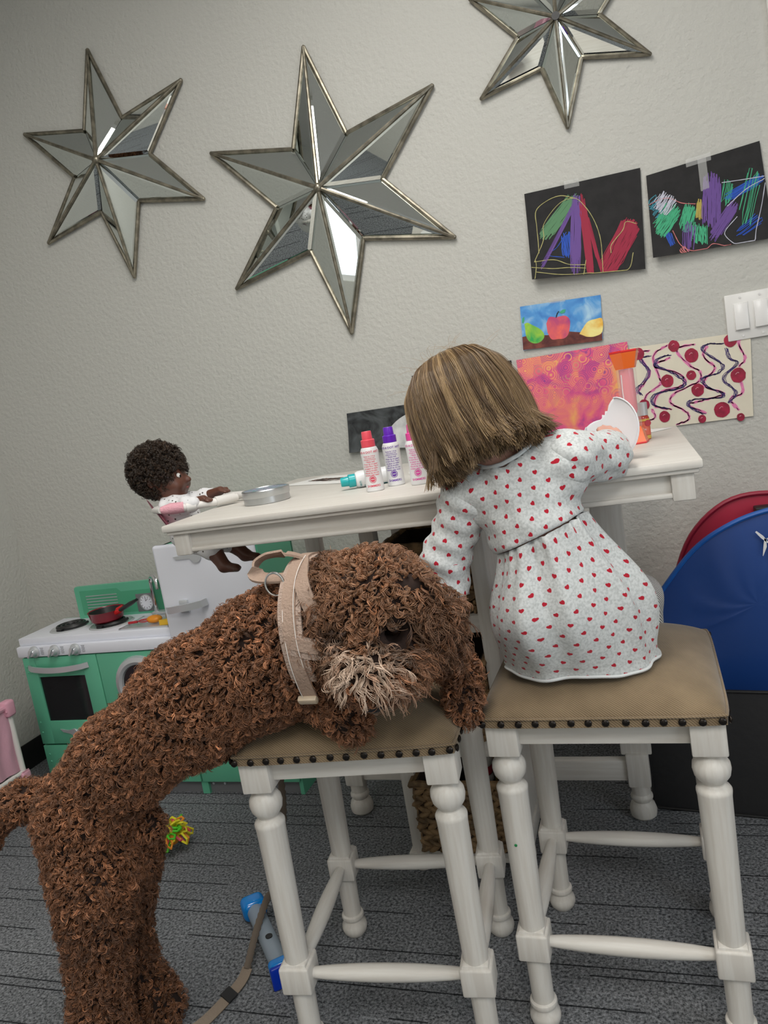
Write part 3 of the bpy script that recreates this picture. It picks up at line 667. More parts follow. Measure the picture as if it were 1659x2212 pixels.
# backsplash with vents and clock
bs = kp(MB().prism([(-1.318, .150, .53), (KX1, .150, .53), (KX1, .150, .640), (-1.312, .150, .640), (-1.318, .150, .634)], (0, .014, 0)), 'backsplash', GREEN, smooth=False)
kp(MB().prism([(-1.298, .1495, .540), (KX1, .1495, .540), (KX1, .1495, .612), (-1.13, .1495, .612), (-1.145, .1495, .625), (-1.298, .1495, .625)], (0, .0015, 0)), 'backsplash_inset', mat('green_inset_board', (.08, .38, .22), .45), bs, smooth=False)
for j in range(6): kp(MB().box((-1.212, .1485, .555+.010*j), (.125, .001, .0035)), 'vent_line', mat('vent_grey', (.33, .42, .40), .5), bs, smooth=False)
mc = Matrix.Translation((-1.039, .148, .568)) @ Matrix.Rotation(R(90), 4, 'X')
kp(MB().box((-1.039, .1485, .568), (.075, .002, .060), None, .0008), 'clock_plate', GREY, bs)
ck = kp(MB().lathe([(.026, 0), (.026, .003), (.023, .0035)], 28, mc, cap=False).lathe([(.023, .002), (0, .002)], 28, mc, cap=False), 'clock_rim', CHROME, bs)
kp(MB().lathe([(.0225, .0026), (0, .0026)], 28, mc, cap=False), 'clock_face', KW, bs, smooth=False)
m = MB()
for g in range(0, 360, 30): m.box((-1.039+.0185*math.sin(R(g)), .1450, .568+.0185*math.cos(R(g))), (.0014, .0006, .0045), (0, R(g), 0))
m.box((-1.039+.004, .1450, .576), (.0012, .0006, .012), (0, R(50), 0)).box((-1.039, .1450, .579), (.0012, .0006, .014))
kp(m, 'clock_marks', BLACK, bs, smooth=False)
# fridge
kp(MB().box2(KX1, KX1+.012, KY, KB, 0, .775).box2(KX2-.012, KX2, KY, KB, 0, .775).box2(KX1, KX2, KB-.01, KB, .03, .775).box2(KX1, KX2, KY, KB, .763, .775).box2(KX1, KX2, KY+.01, KB, .17, .18), 'fridge_body', GREEN, smooth=False)
kp(MB().box2(KX1+.012, KX2-.012, KY+.01, KY+.02, 0, .045), 'kick_board', GREY, smooth=False)
for bx_ in (-.80, -.76): kp(MB().cyl((bx_, KY+.006, .03), (bx_, KY+.012, .03), .004, seg=10), 'bolt', CHROME)
kp(MB().box2(KX1+.003, KX2-.003, KY-.012, KY, .045, .170, .001), 'lower_panel', GREEN)
fd_ = kp(MB().box2(KX1-.002, KX2-.003, KY-.016, KY, .176, .782, .010, 4), 'fridge_door', KW)
kp(MB().box((-.752, KY-.021, .598), (.030, .012, .040), None, .005).ribbon([(-.805, KY-.03, .592), (-.79, KY-.04, .594), (-.72, KY-.042, .601), (-.685, KY-.035, .605), (-.678, KY-.018, .606)], .020, [(0, -1, 0)]*5, .008), 'fridge_handle', CHROME, fd_)
kp(MB().prism([(-.76, KY-.0165, .745), (-.66, KY-.0165, .748), (-.69, KY-.0165, .735), (-.75, KY-.0165, .735)], (0, -.002, 0)).cyl((-.685, KY-.0165, .740), (-.685, KY-.020, .740), .018, seg=24), 'fridge_emblem', CHROME, fd_)

# frying pan on the stove
pan = thing('toy_frying_pan', 'red toy frying pan with black handle on a stove burner', 'frying pan', (-1.128, .058, .5425))
MB().lathe([(.0, .001), (.044, .001), (.050, .006), (.056, .034), (.058, .036), (.0555, .036), (.0535, .033), (.047, .008), (.0, .007)], 36, cap=False).build('pan_bowl', mat('red_enamel', (.22, .008, .02), .25), pan)
MB().lathe([(.0, .0078), (.046, .0085), (.0532, .0335)], 36, cap=False).build('pan_lining', mat('nonstick_black', (.015, .015, .016), .35), pan)
hd = Vector((.78, -.25, .30)).normalized()
p0 = Vector((.052, -.015, .028)); 
MB().tube([p0, p0+hd*.03, p0+hd*.09, p0+hd*.125], [.006, .009, .010, .006], 10, flat=.7).build('pan_handle', BLACK, pan)
MB().tube([p0-hd*.006, p0+hd*.012, p0+hd*.026], [.010, .011, .009], 10, flat=.8).box(tuple(p0+hd*.02+Vector((0, 0, .008))), (.022, .014, .008), (0, R(-20), 0), .003).build('handle_guard', mat('red_plastic', (.70, .02, .02), .3), pan)
# toy food in the sink
def food(name, lab, cat, loc, mb, mt): 
    t = mb.build(name, mt); t.location = loc; tag(t, lab, cat); return t
food('toy_orange_slice', 'orange half-round toy food in the toy sink', 'toy food', (-.925, .02, .5335), MB().sphere((0, 0, .012), .024, (1.1, .8, .5), 16, 10), mat('orange_plastic', (.85, .30, .02), .35))
food('toy_bread', 'tan toy bread piece beside the orange toy food', 'toy food', (-.885, .055, .5335), MB().box((0, 0, .012), (.036, .026, .022), (0, 0, .3), .008, 3), mat('tan_plastic', (.48, .33, .17), .5))
food('toy_cheese', 'yellow toy cheese wedge at the front of the toy sink', 'toy food', (-.868, -.005, .5335), MB().prism([(-.018, -.008, 0), (.018, -.008, 0), (.012, .012, 0)], (0, 0, .016)), mat('yellow_plastic', (.90, .55, .04), .35))
sp_ = thing('toy_whisk', 'red wire toy whisk lying in the toy sink', 'toy utensil', (-.985, .015, .5335))
m = MB()
for k in range(5):
    g = (k-2)*.35; m.tube([(0, 0, .008)]+[(.05*math.sin(math.pi*f/8*.5+.0)*1.0, (.022*math.sin(math.pi*f/8))*math.sin(g*2), .008+.004*math.cos(g)) for f in range(1, 9)], .0012, 5)
m.build('wire_loops', mat('red_wire', (.45, .02, .03), .4), sp_)
MB().cyl((-.03, -.004, .007), (0, 0, .008), .004, seg=8).build('grip', mat('red_wire', (.45, .02, .03), .4), sp_)
# ------------------------------------------------------------------ baskets in the tower
WICK = mat('water_hyacinth', (.30, .185, .085), .65, var=.6, vscale=45, bump=.4, bscale=160); WICKD = mat('basket_inside', (.05, .03, .017), .9)
_b = bmesh.new(); bmesh.ops.create_uvsphere(_b, u_segments=7, v_segments=4, radius=1.)
_b.verts.index_update(); LUMP_V = np.array([v.co[:] for v in _b.verts]); LUMP_F = [tuple(v.index for v in f.verts) for f in _b.faces]; _b.free()
def basket(label, bx0, bx1, by0, by1, bz0, bz1, group='woven baskets in the table base'):
    t = thing('woven_basket', label, 'basket', ((bx0+bx1)/2, (by0+by1)/2, bz0), group=group)
    off = t.location; w = .006
    m = MB(); m.box2(bx0+w, bx1-w, by0+w, by0+2*w, bz0, bz1).box2(bx0+w, bx1-w, by1-2*w, by1-w, bz0, bz1).box2(bx0+w, bx0+2*w, by0+w, by1-w, bz0, bz1).box2(bx1-2*w, bx1-w, by0+w, by1-w, bz0, bz1).box2(bx0+w, bx1-w, by0+w, by1-w, bz0, bz0+w)
    m.build('lining', WICKD, t, smooth=False, off=off)
    rows = max(3, int((bz1-bz0)/.026)); rh = (bz1-bz0)/rows; LV = []; LF = []
    def face(L, fn, yaw):
        n = int(L/.022)
        for r in range(rows):
            for k in range(n):
                for s in (0, 1):
                    c = np.array(fn((k+.5+random.uniform(-.15, .15)+(r % 2)*.3)/(n+.3)*L, bz0+(r+.28+.46*s)*rh))
                    mx = np.array(Euler((0, (R(27) if s else R(-27))+random.uniform(-.12, .12), yaw)).to_matrix())
                    base = len(LV)*len(LUMP_V); LV.append((LUMP_V*np.array((.0165, .0065, .0075))) @ mx.T+c); LF.extend([tuple(base+i for i in f) for f in LUMP_F])
    face(bx1-bx0, lambda a, z: (bx0+a, by0+.004, z), 0)
    face(by1-by0, lambda a, z: (bx1-.004, by0+a, z), R(90))
    face(by1-by0, lambda a, z: (bx0+.004, by0+a, z), R(90))
    m = MB().data([tuple(v) for v in np.concatenate(LV)], LF)
    o = m.build('braided_weave', WICK, t, off=off); o['kind'] = 'stuff'
    pts = []
    for (ax_, ay_), (cx_, cy_) in (((bx0, by0), (bx1, by0)), ((bx1, by0), (bx1, by1)), ((bx1, by1), (bx0, by1)), ((bx0, by1), (bx0, by0))):
        for k in range(10): pts.append((ax_+(cx_-ax_)*k/10, ay_+(cy_-ay_)*k/10, bz1+random.uniform(-.002, .002)))
    MB().tube(pts, .008, 7, closed=True).build('rim', WICK, t, off=off)
    return t
basket('woven basket on the top shelf of the table base', -.030, .168, -.350, -.140, .605, .765)
basket('woven basket on the middle shelf of the table base', -.028, .168, -.372, -.150, .320, .500)
basket('large woven basket full of toys on the bottom of the table base', -.034, .172, -.392, -.140, .066, .232)
# toys standing in the bottom basket
s_ = thing('striped_plush', 'red and white striped plush toy in the bottom basket', 'plush toy', (.095, -.30, .078))
for k in range(8):
    MB().lathe([(.026, 0), (.031, .008), (.031, .018), (.026, .026)], 16, Matrix.Translation((.002*k, 0, .022*k))).build('stripe', (mat('red_knit', (.35, .015, .03), .9, bump=.4), mat('white_knit', (.7, .68, .66), .9, bump=.4))[k % 2], s_)
y_ = thing('yellow_plush', 'yellow plush toy beside the striped plush', 'plush toy', (.134, -.22, .078))
MB().sphere((0, 0, .06), .025, (.6, 1.1, 2.4), 16, 12).sphere((0, 0, .155), .03, (.8, 1, 1), 16, 12).build('body', mat('yellow_fleece', (.50, .33, .05), .95, bump=.5, bscale=200), y_)
MB().sphere((-.018, -.012, .18), .010, (1, .6, 1.2), 10, 8).sphere((.018, -.012, .18), .010, (1, .6, 1.2), 10, 8).build('ears', mat('yellow_fleece', (.5, .33, .05)), y_)
pb = thing('small_toy_ball', 'small pale blue toy ball on top of the toys in the bottom basket', 'toy ball', (.045, -.36, .222))
MB().sphere((0, 0, .012), .012).build('ball', mat('pale_blue_plastic', (.45, .55, .80), .3), pb)
MB().tube([(.0121*math.cos(k*.3), .0121*math.sin(k*.3), .012) for k in range(21)], .001, 5, closed=True).build('seam', mat('red_plastic', (.7, .02, .02)), pb)

# ------------------------------------------------------------------ things on the table
TZ = .914
MW = mat('marker_white_plastic', (.82, .83, .85), .3)
def wrap_text(t, txt, size, z, m, rad, mid=-90, name='lettering', lab=None):
    me = text_mesh(txt, size); vs_ = np.array([v.co[:] for v in me.vertices])
    if len(vs_) == 0: return
    for v in me.vertices:
        a = R(mid)+v.co.x/rad; v.co = Vector((rad*math.cos(a), rad*math.sin(a), z+v.co.y))
    me.materials.append(m); o = bpy.data.objects.new(name, me); COL.objects.link(o); o.parent = t
    return o
def marker(loc, cap, ink, label, rot=None, face=-78, full=True):
    t = thing('dot_marker', label, 'marker', loc, 0, 'dot marker bottles on the table')
    if rot: t.rotation_euler = rot
    MB().lathe([(.0155, 0), (.0172, .002), (.0172, .020), (.0166, .035), (.0166, .055), (.0174, .072), (.0174, .078), (.0150, .084), (.0118, .086)], 32).build('bottle', MW, t)
    MB().lathe([(.0135, .0855), (.0135, .0985), (.0125, .0995), (.0102, .1000), (.0095, .114), (.0088, .1155), (0, .1158)], 28, cap=False).build('cap', cap, t)
    r = .01705
    wrap_text(t, 'DO·A·DOT ART!', .0060, .0742, ink, .01765, face)
    zz = .0712
    for ln, sz in (('Ready for 3 & up', .0034), ('www.dotart.com', .0030), ('Washable & Nontoxic', .0028), ('• Shake well', .0038), ('• Press tip on paper', .0038), ('to start flow. Tap it', .0038), ('on paper to make', .0038), ('dots & doodles', .0038), ('• Should tip dry out,', .0038), ('moisten with water', .0038)):
        zz -= sz*1.12; wrap_text(t, ln, sz, zz, ink, .01735, face)
    # round badge
    m = MB()
    for (ra, rb) in ((.0060, .0070), (0, .0048)):
        for k in range(24):
            g0, g1 = 2*math.pi*k/24, 2*math.pi*(k+1)/24
            def pt(rr, g): a = R(face)+rr*math.cos(g)/.0174; return Vector((.01745*math.cos(a), .01745*math.sin(a), .0240+rr*math.sin(g)))
            if ra: m.poly([pt(ra, g0), pt(rb, g0), pt(rb, g1), pt(ra, g1)])
            else: m.poly([pt(.0002, g0), pt(rb, g0), pt(rb, g1), pt(.0002, g1)])
    m.build('badge', ink, t, smooth=False)
    wrap_text(t, 'NEW', .0032, .0230, MW, .01755, face)
    wrap_text(t, 'SHIMMERS', .0060, .0095, ink, .01735, face)
    return t
pl_ = lambda n, c: mat(n, c, .28, coat=.2)
def ink(n, c): return mat(n, c, .6)
marker((.045, -.515, TZ), pl_('coral_plastic', (.85, .09, .13)), ink('coral_ink', (.72, .06, .12)), 'white dot marker bottle with coral red cap and lettering')
marker((.073, -.465, TZ), pl_('purple_plastic', (.13, .015, .50)), ink('purple_ink', (.12, .02, .36)), 'white dot marker bottle with purple cap and lettering')
marker((.131, -.500, TZ), pl_('hot_pink_plastic', (.85, .08, .38)), ink('hot_pink_ink', (.75, .05, .38)), 'white dot marker bottle with hot pink cap beside the girl\'s hair')
tm = marker((.052, -.395, TZ+.0176), pl_('teal_plastic', (.01, .42, .45)), ink('teal_ink', (.01, .30, .34)), 'white dot marker bottle with teal cap lying on its side')
ax = Vector((-.092, -.045, 0)).normalized(); sdv = ax.orthogonal(); 
tm.rotation_euler = ax.to_track_quat('Z', 'Y').to_euler()
# liquid timer
tmr = thing('liquid_timer', 'hourglass liquid timer with orange ends and pink fluid', 'timer', (.524, -.285, TZ), R(20))
ORG = mat('translucent_orange', (.90, .16, .02), .25, coat=.3)
def flare(z0, z1, r0, r1): return [(r0*(1-f)+r1*f, z0+(z1-z0)*f) for f in (0, 1)]
MB().lathe([(.0285, 0), (.0295, .003), (.0285, .007), (.0225, .028), (.0205, .034), (.0, .034)], 6).build('base_cap', ORG, tmr, ang=25)
MB().lathe([(.0, .150), (.0205, .150), (.0225, .156), (.0285, .178), (.0295, .182), (.0285, .185), (0, .185)], 6, cap=False).build('top_cap', ORG, tmr, ang=25)
MB().lathe([(.0295, .1815), (.0302, .1835), (.0295, .186)], 6).build('top_rim', mat('red_plastic', (.7, .02, .02)), tmr, ang=25)
MB().lathe([(.0300, 0.0005), (.0305, .002), (.0300, .0038)], 6).build('base_rim', mat('red_plastic', (.7, .02, .02)), tmr, ang=25)
CLEAR = mat('clear_acrylic', (.93, .90, .90), .04, alpha=.16, spec=.7)
MB().lathe([(.0185, .034), (.0190, .036), (.0190, .148), (.0185, .150)], 28, cap=False).build('tube', CLEAR, tmr)
MB().lathe([(.0, .060), (.011, .060), (.014, .066), (.014, .149), (0, .149)], 24, cap=False).build('pink_fluid', mat('pink_fluid', (.80, .20, .24), .15), tmr)
MB().tube([(-.008+.002*math.sin(k), -.008, .04+.011*k) for k in range(10)], .0012, 5).tube([(-.013, -.006+.001*math.cos(k), .04+.011*k) for k in range(10)], .001, 5).build('inner_spiral', mat('white_plastic', (.75, .75, .75), .3), tmr)
# small bottle
sb = thing('small_bottle', 'small red bottle with grey cap behind the liquid timer', 'bottle', (.5455, -.232, TZ))
MB().lathe([(.0115, 0), (.0125, .002), (.0125, .044), (.010, .050), (.008, .052)], 24).build('body', mat('red_glass', (.50, .05, .035), .2), sb)
MB().lathe([(.0126, .010), (.0127, .011), (.0127, .036), (.0126, .037)], 24, cap=False).build('label_band', mat('coral_label', (.75, .16, .10), .5), sb)
MB().lathe([(.0126, .0385), (.01265, .0385), (.01265, .043)], 24, cap=False).build('label_stripe', mat('yellow_label', (.72, .50, .10), .5), sb)
MB().lathe([(.0110, .050), (.0110, .0755), (.0102, .0765), (0, .0765)], 20, cap=False).build('cap', mat('silver_cap', (.55, .56, .57), .35, .2), sb)
wrap_text(sb, 'DRI', .0045, .020, mat('white_ink', (.8, .8, .78)), .0128, -85)
# tin
tin = thing('round_tin', 'round silver tin with a swirly blue and purple lid', 'tin', (-.216, -.462, TZ), R(-25))
TINM = mat('tinplate', (.55, .57, .58), .32, 1.)
MB().lathe([(.047, 0), (.0485, .0015), (.0485, .016)], 48).build('body', TINM, tin)
MB().lathe([(.0495, .0145), (.0503, .016), (.0503, .0275), (.0490, .0293), (.0470, .0295), (.0462, .0285)], 48, cap=False).build('lid', TINM, tin)
MB().lathe([(.0463, .0285), (0, .0287)], 48, cap=False).build('lid_print', water('swirl_print', [(.30, (.03, .06, .14)), (.66, (.45, .42, .52)), (.42, (.02, .30, .34)), (.52, (.22, .16, .30))], 45, dist=4, rough=.25), tin)
# papers
def flat_paper(name, label, cat, pts, m, z=TZ+.0006, th=.0006):
    c = np.mean(np.array(pts), 0); t = thing(name, label, cat, (c[0], c[1], z))
    MB().prism([(p[0]-c[0], p[1]-c[1], 0) for p in pts], (0, 0, th)).build('sheet', m, t, smooth=False)
    return t
WPAP = mat('white_paper', (.78, .78, .76), .7)
flat_paper('paper_sheet', 'white paper corner lying by the right end of the table', 'paper', [(.545, -.115), (.606, -.055), (.560, -.012), (.50, -.06)], WPAP)
bp_ = flat_paper('bark_drawing', 'white paper with brown and black bark strokes lying on the table', 'drawing', [(-.318, -.17), (-.075, -.315), (-.01, -.20), (-.25, -.055)], WPAP)
bk = mat('bark_paint', (.05, .03, .025), .7); bk2 = mat('bark_paint_brown', (.16, .085, .06), .7)
for mm_, ss in ((bk, 0), (bk2, 1)):
    m = MB()
    for k in range(22):
        u0 = random.uniform(-.11, .05); v0 = random.uniform(-.022, .022); L_ = random.uniform(.03, .07); d = Vector((.243, -.145, 0)).normalized(); nrm = Vector((.145, .243, 0)).normalized()
        pts = [d*(u0+L_*f/4)+nrm*(v0+random.uniform(-.004, .004)) + Vector((0, 0, .0010+.0002*ss)) for f in range(5)]
        for a, b in zip(pts, pts[1:]): m.poly([a-nrm*.0022, b-nrm*.0018, b+nrm*.002, a+nrm*.0022])
    o = m.build('bark_strokes', mm_, bp_, smooth=False); o['kind'] = 'stuff'
# curled white paper strip behind the bottles
cp = thing('curled_paper', 'curled white paper strip standing behind the purple marker bottle', 'paper', (.085, -.30, TZ))
MB().ribbon([(-.03, .0, .012), (-.015, -.006, .010), (.0, -.006, .012), (.015, .0, .02), (.022, .008, .034), (.018, .014, .047)], [.02, .022, .022, .022, .02, .012], [(0, -1, .4)]*6, .0006).build('strip', WPAP, cp)

# ------------------------------------------------------------------ clip-on doll chair at the table's left end
PINKF = mat('pink_fabric', (.62, .24, .31), .85, bump=.3, bscale=220); WT = mat('white_tube_plastic', (.74, .72, .69), .4); FOAM = mat('pink_foam_grip', (.72, .36, .42), .8, bump=.5, bscale=260)
dc = thing('clip_on_doll_chair', 'pink clip-on doll chair with white tube arms gripping the table edge', 'doll chair', (-.40, -.40, TZ))
def dp(m, n, mt, par=None): return m.build(n, mt, par or dc, off=dc.location)
armF = [(-.432, -.505, .930), (-.395, -.485, .9275), (-.34, -.435, .9265), (-.318, -.405, .9265)]
dp(MB().tube(armF, .0085, 12), 'arm_tube', WT); dp(MB().tube([(-.35, -.444, .9275), (-.322, -.409, .9275)], .0105, 12), 'tube_sleeve', WT)
dp(MB().tube([(-.398, -.487, .9275), (-.382, -.474, .9275)], .0112, 12), 'tube_clip', WT)
dp(MB().tube([(-.445, -.51, .930), (-.425, -.502, .9305), (-.402, -.489, .9290)], [.008, .0125, .0115], 12), 'foam_grip', FOAM)
dp(MB().tube([(-.43, -.365, .929), (-.36, -.365, .928), (-.28, -.385, .9265)], .0085, 12), 'arm_tube', WT)
dp(MB().tube([(-.445, -.51, .93), (-.475, -.49, .93), (-.49, -.44, .93), (-.475, -.385, .93), (-.43, -.365, .929)], .007, 10), 'back_tube', WT)
# fabric sling
V = []; F = []; n1, n2 = 12, 8
for j in range(n2+1):
    for i in range(n1+1):
        u = i/n1; v = j/n2*2-1
        x = -.488+.125*u; z = .925-.095*math.sin(min(1, u*1.6)*math.pi/2)**1.2+.02*u*u; y = -.437+v*(.058-.01*u)
        V.append((x, y, z+.035*abs(v)**4*(1-u*.5)))
for j in range(n2):
    for i in range(n1): a = j*(n1+1)+i; F.append((a, a+1, a+n1+2, a+n1+1))
k_ = len(V); V += [(x, y, z-.003) for x, y, z in V]; F += [tuple(k_+i for i in f[::-1]) for f in F]
dp(MB().data(V, F), 'fabric_seat', PINKF)
dp(MB().tube([(-.375, -.44, .845), (-.335, -.43, .835), (-.31, -.42, .862)], .006, 8).box((-.307, -.418, .8505), (.03, .02, .006), None, .002), 'lower_clamp', WT)

# ------------------------------------------------------------------ pop-up tent and dark box on the right
def fabric_panel(outline, y, yoff, m, rimm, label=None):
    pass
BLUE = mat('blue_nylon', (.002, .045, .23), .42, bump=.4, bscale=7, sheen=.3, coat=.1); BLUE2 = mat('blue_nylon_binding', (.006, .10, .42), .45)
RED = mat('red_nylon', (.42, .012, .045), .45, bump=.5, bscale=10, sheen=.3); RED2 = mat('red_nylon_binding', (.30, .008, .035), .5)
tent = thing('pop_up_tent', 'folded pop-up play tent with blue and red nylon panels', 'play tent', (.80, .0, .0))
def panel(out, y, thick, nm, m, rimm, bulge):
    n = len(out); c = np.mean(np.array(out), 0); rings = 7; V = []; F = []
    for k in range(rings+1):
        s = 1-k/rings*.98
        for j, (x, z) in enumerate(out):
            xx, zz = c[0]+(x-c[0])*s, c[1]+(z-c[1])*s
            b = bulge*(1-s*s)+.0015*math.sin(j*.9+k*1.3)*math.sin(math.pi*s)
            V.append((xx, y-b, zz))
    for k in range(rings):
        for j in range(n): a = k*n+j; b = k*n+(j+1) % n; F.append((a, b, b+n, a+n))
    F.append(tuple(rings*n+j for j in range(n)))
    kk = len(V); V += [(x, yy+thick, z) for x, yy, z in V]; F += [tuple(kk+i for i in f[::-1]) for f in F]
    for j in range(n): F.append((j, kk+j, kk+(j+1) % n, (j+1) % n))
    o = MB().data(V, F).build(nm, m, tent, off=tent.location, ang=70)
    MB().tube([(x, y, z) for x, z in out], .0075, 8, closed=True, flat=.8).build('binding', rimm, o, off=tent.location)
    return o
bo = catmull([(.52, .02), (.475, .30), (.475, .37), (.497, .45), (.544, .52), (.624, .614), (.70, .664), (.785, .692), (.90, .70), (1.02, .66), (1.08, .52), (1.10, .30), (1.10, .02)], 5)
panel(bo, -.005, .003, 'blue_panel', BLUE, BLUE2, .02)
ro_ = catmull([(.56, .04), (.545, .38), (.578, .503), (.630, .624), (.715, .699), (.812, .712), (.92, .68), (1.02, .56), (1.06, .36), (1.06, .04)], 5)
panel(ro_, .115, .003, 'red_panel', RED, RED2, .012)
m = MB()
for pts in ([(.760, .652), (.772, .638), (.786, .620)], [(.778, .634), (.776, .615), (.770, .594)], [(.786, .622), (.790, .603), (.788, .585)], [(.784, .628), (.800, .622), (.815, .605)], [(.782, .632), (.80, .640), (.82, .638)]):
    P = [Vector((x, -.0295, z)) for x, z in pts]; m.ribbon(P, [.004, .007, .001], [(0, -1, 0)]*3, .0008)
m.build('white_print', mat('white_print', (.8, .8, .8), .5), tent, off=tent.location)
MB().box2(.775, .87, .06, .10, .60, .688, .004).build('dark_inside_filler', BLACK, tent, off=tent.location)  # black block standing in for the shade inside the folded tent
fb = thing('fabric_bin', 'large charcoal fabric storage bin on the floor', 'storage bin', (.778, -.075, 0), R(-9))
CHAR = mat('charcoal_fabric', (.022, .022, .024), .8, bump=.3, bscale=40)
m = MB(); m.box((0, -.055, .155), (.60, .008, .31), None, .003); m.build('front_panel', CHAR, fb)
m = MB(); m.box((-.300, -.031, .155), (.008, .055, .31), None, .003); m.build('side_panel', CHAR, fb)
m = MB(); m.box((.300, -.031, .155), (.008, .055, .31), None, .003); m.build('side_panel', CHAR, fb)
MB().box((0, -.031, .003), (.60, .055, .006)).build('bottom', CHAR, fb)
MB().tube([(-.302, -.059, .308), (.302, -.059, .308)], .004, 8).tube([(-.302, -.060, .004), (.302, -.060, .004)], .004, 8).build('edge_binding', BLACK, fb)

# ------------------------------------------------------------------ doll crib at the left edge
PKP = mat('pink_plastic', (.72, .36, .46), .4); PKF = mat('pink_cotton', (.66, .36, .45), .85, bump=.6, bscale=30)
cr = thing('doll_crib', 'pink folding doll crib with white tube frame beside the toy kitchen', 'doll crib', (-1.49, -.45, 0))
def cpart(m, n, mt): return m.build(n, mt, cr, off=cr.location)
for cx_ in (-1.343, -1.63):
    for cy_ in (-.20, -.70):
        cpart(MB().tube([(cx_, cy_, .02), (cx_, cy_, .36)], .009, 12), 'post', WT)
        cpart(MB().box((cx_, cy_, .365), (.034, .036, .05), None, .009, 3).sphere((cx_+.012, cy_-.019, .360), .004, (1, .5, 1), 8, 6), 'corner_cap', PKP)
        cpart(MB().box((cx_, cy_, .135), (.030, .034, .055), None, .008, 3).prism([(cx_-.035, cy_-.012, .148), (cx_+.012, cy_-.012, .165), (cx_+.016, cy_-.012, .085), (cx_-.01, cy_-.012, .1)], (0, .024, 0)).lathe([(.015, .0), (.014, .11)], 12, Matrix.Translation((cx_, cy_, 0))), 'foot', PKP)
for cx_ in (-1.343, -1.63):
    cpart(MB().tube([(cx_, -.70, .372), (cx_, -.20, .372)], .011, 10), 'top_rail', PKP); cpart(MB().tube([(cx_, -.70, .16), (cx_, -.20, .16)], .007, 10), 'bottom_rail', WT)
for cy_ in (-.20, -.70): cpart(MB().tube([(-1.63, cy_, .372), (-1.343, cy_, .372)], .011, 10), 'top_rail', PKP); cpart(MB().tube([(-1.63, cy_, .145), (-1.343, cy_, .145)], .007, 10), 'bottom_rail', WT)
def gathered(p, q, z0, z1, n, amp, nrm):
    V = []; F = []; p, q, nrm = Vector(p), Vector(q), Vector(nrm)
    for j in range(9):
        for i in range(n+1):
            f = i/n; z = z0+(z1-z0)*j/8
            V.append(tuple(p.lerp(q, f)+Vector((0, 0, z+.008*math.sin(f*3+1)*(1-j/8)))+nrm*amp*math.sin(f*n*.9+math.sin(j*.8))))
    for j in range(8):
        for i in range(n): a = j*(n+1)+i; F.append((a, a+1, a+n+2, a+n+1))
    k = len(V); V += [tuple(Vector(v)-nrm*.003) for v in V]; F += [tuple(k+i for i in f[::-1]) for f in F]
    return MB().data(V, F)
cpart(gathered((-1.343, -.69, 0), (-1.343, -.205, 0), .175, .365, 60, .004, (1, 0, 0)), 'fabric_side', PKF)
cpart(gathered((-1.63, -.2, 0), (-1.350, -.2, 0), .175, .365, 40, .004, (0, -1, 0)), 'fabric_side', PKF)
cpart(MB().box2(-1.62, -1.35, -.69, -.21, .17, .18), 'mattress', PKF)

# ------------------------------------------------------------------ floor toys and leash
ft = thing('fringe_dog_toy', 'neon yellow, green and pink rope fringe toy on the carpet', 'dog toy', (-.755, -.325, 0))
cols = [mat('neon_'+n, c, .6) for n, c in (('yellow', (.85, .75, .03)), ('green', (.10, .60, .03)), ('pink', (.90, .10, .16)), ('orange', (.90, .32, .03)))]
MB().sphere((0, 0, .045), .026, (1, 1, 1), 14, 10).build('core', cols[3], ft)
for k in range(46):
    th_ = random.uniform(0, 2*math.pi); ph = math.acos(random.uniform(-.55, 1)); d = Vector((math.sin(ph)*math.cos(th_), math.sin(ph)*math.sin(th_), math.cos(ph)))
    s = d.orthogonal().normalized(); s.rotate(Matrix.Rotation(random.uniform(0, 6), 3, d)); c0 = Vector((0, 0, .052)); L_ = random.uniform(.032, .062); dr = Vector((0, 0, -.02))
    pts = [c0+d*.02, c0+d*L_*.7+s*.010+dr*.2, c0+d*L_+s*.006+dr*.6, c0+d*L_-s*.006+dr*.6, c0+d*L_*.7-s*.010+dr*.2, c0+d*.02]
    pts = [Vector((p.x, p.y, max(p.z, .004))) for p in pts]
    MB().tube(pts, .0032, 6).build('rope_loop', cols[k % 4 if k % 5 else 0], ft)
bt = thing('blue_toy_tube', 'clear toy tube with glossy blue end caps on the carpet', 'toy', (-.312, -.640, 0))
A_, B_ = Vector((-.075, .082, .024)), Vector((.068, -.078, .024)); d = (B_-A_).normalized()
BC = mat('bright_blue_plastic', (.0, .22, .68), .2, coat=.4); BCD = mat('deep_blue_plastic', (.0, .03, .42), .25)
MB().tube([A_, B_], .019, 20, flat=.95).build('tube', mat('cloudy_clear_plastic', (.36, .43, .50), .2, alpha=.75), bt)
yw = math.atan2(d.y, d.x)
MB().box(tuple(A_-d*.010), (.046, .054, .046), (0, 0, yw), .014, 4).build('end_cap', BC, bt)
MB().box(tuple(B_+d*.004), (.030, .050, .046), (0, 0, yw), .010, 4).build('end_cap', BC, bt)
MB().box(tuple(B_+d*.020), (.010, .052, .048), (0, 0, yw), .004, 3).build('end_plate', BCD, bt)
MB().lathe([(.0075, 0), (.0075, .002), (0, .002)], 14, Matrix.Translation(A_.lerp(B_, .62)+Vector((0, 0, .0178)))).build('button', BLACK, bt)
LEA = mat('taupe_webbing', (.26, .205, .155), .8, bump=.4, bscale=200); LEAD = mat('dark_webbing', (.14, .11, .085), .85)
ls = thing('dog_leash', 'taupe bungee dog leash trailing from the dog over the carpet', 'leash', (-.34, -.60, 0))
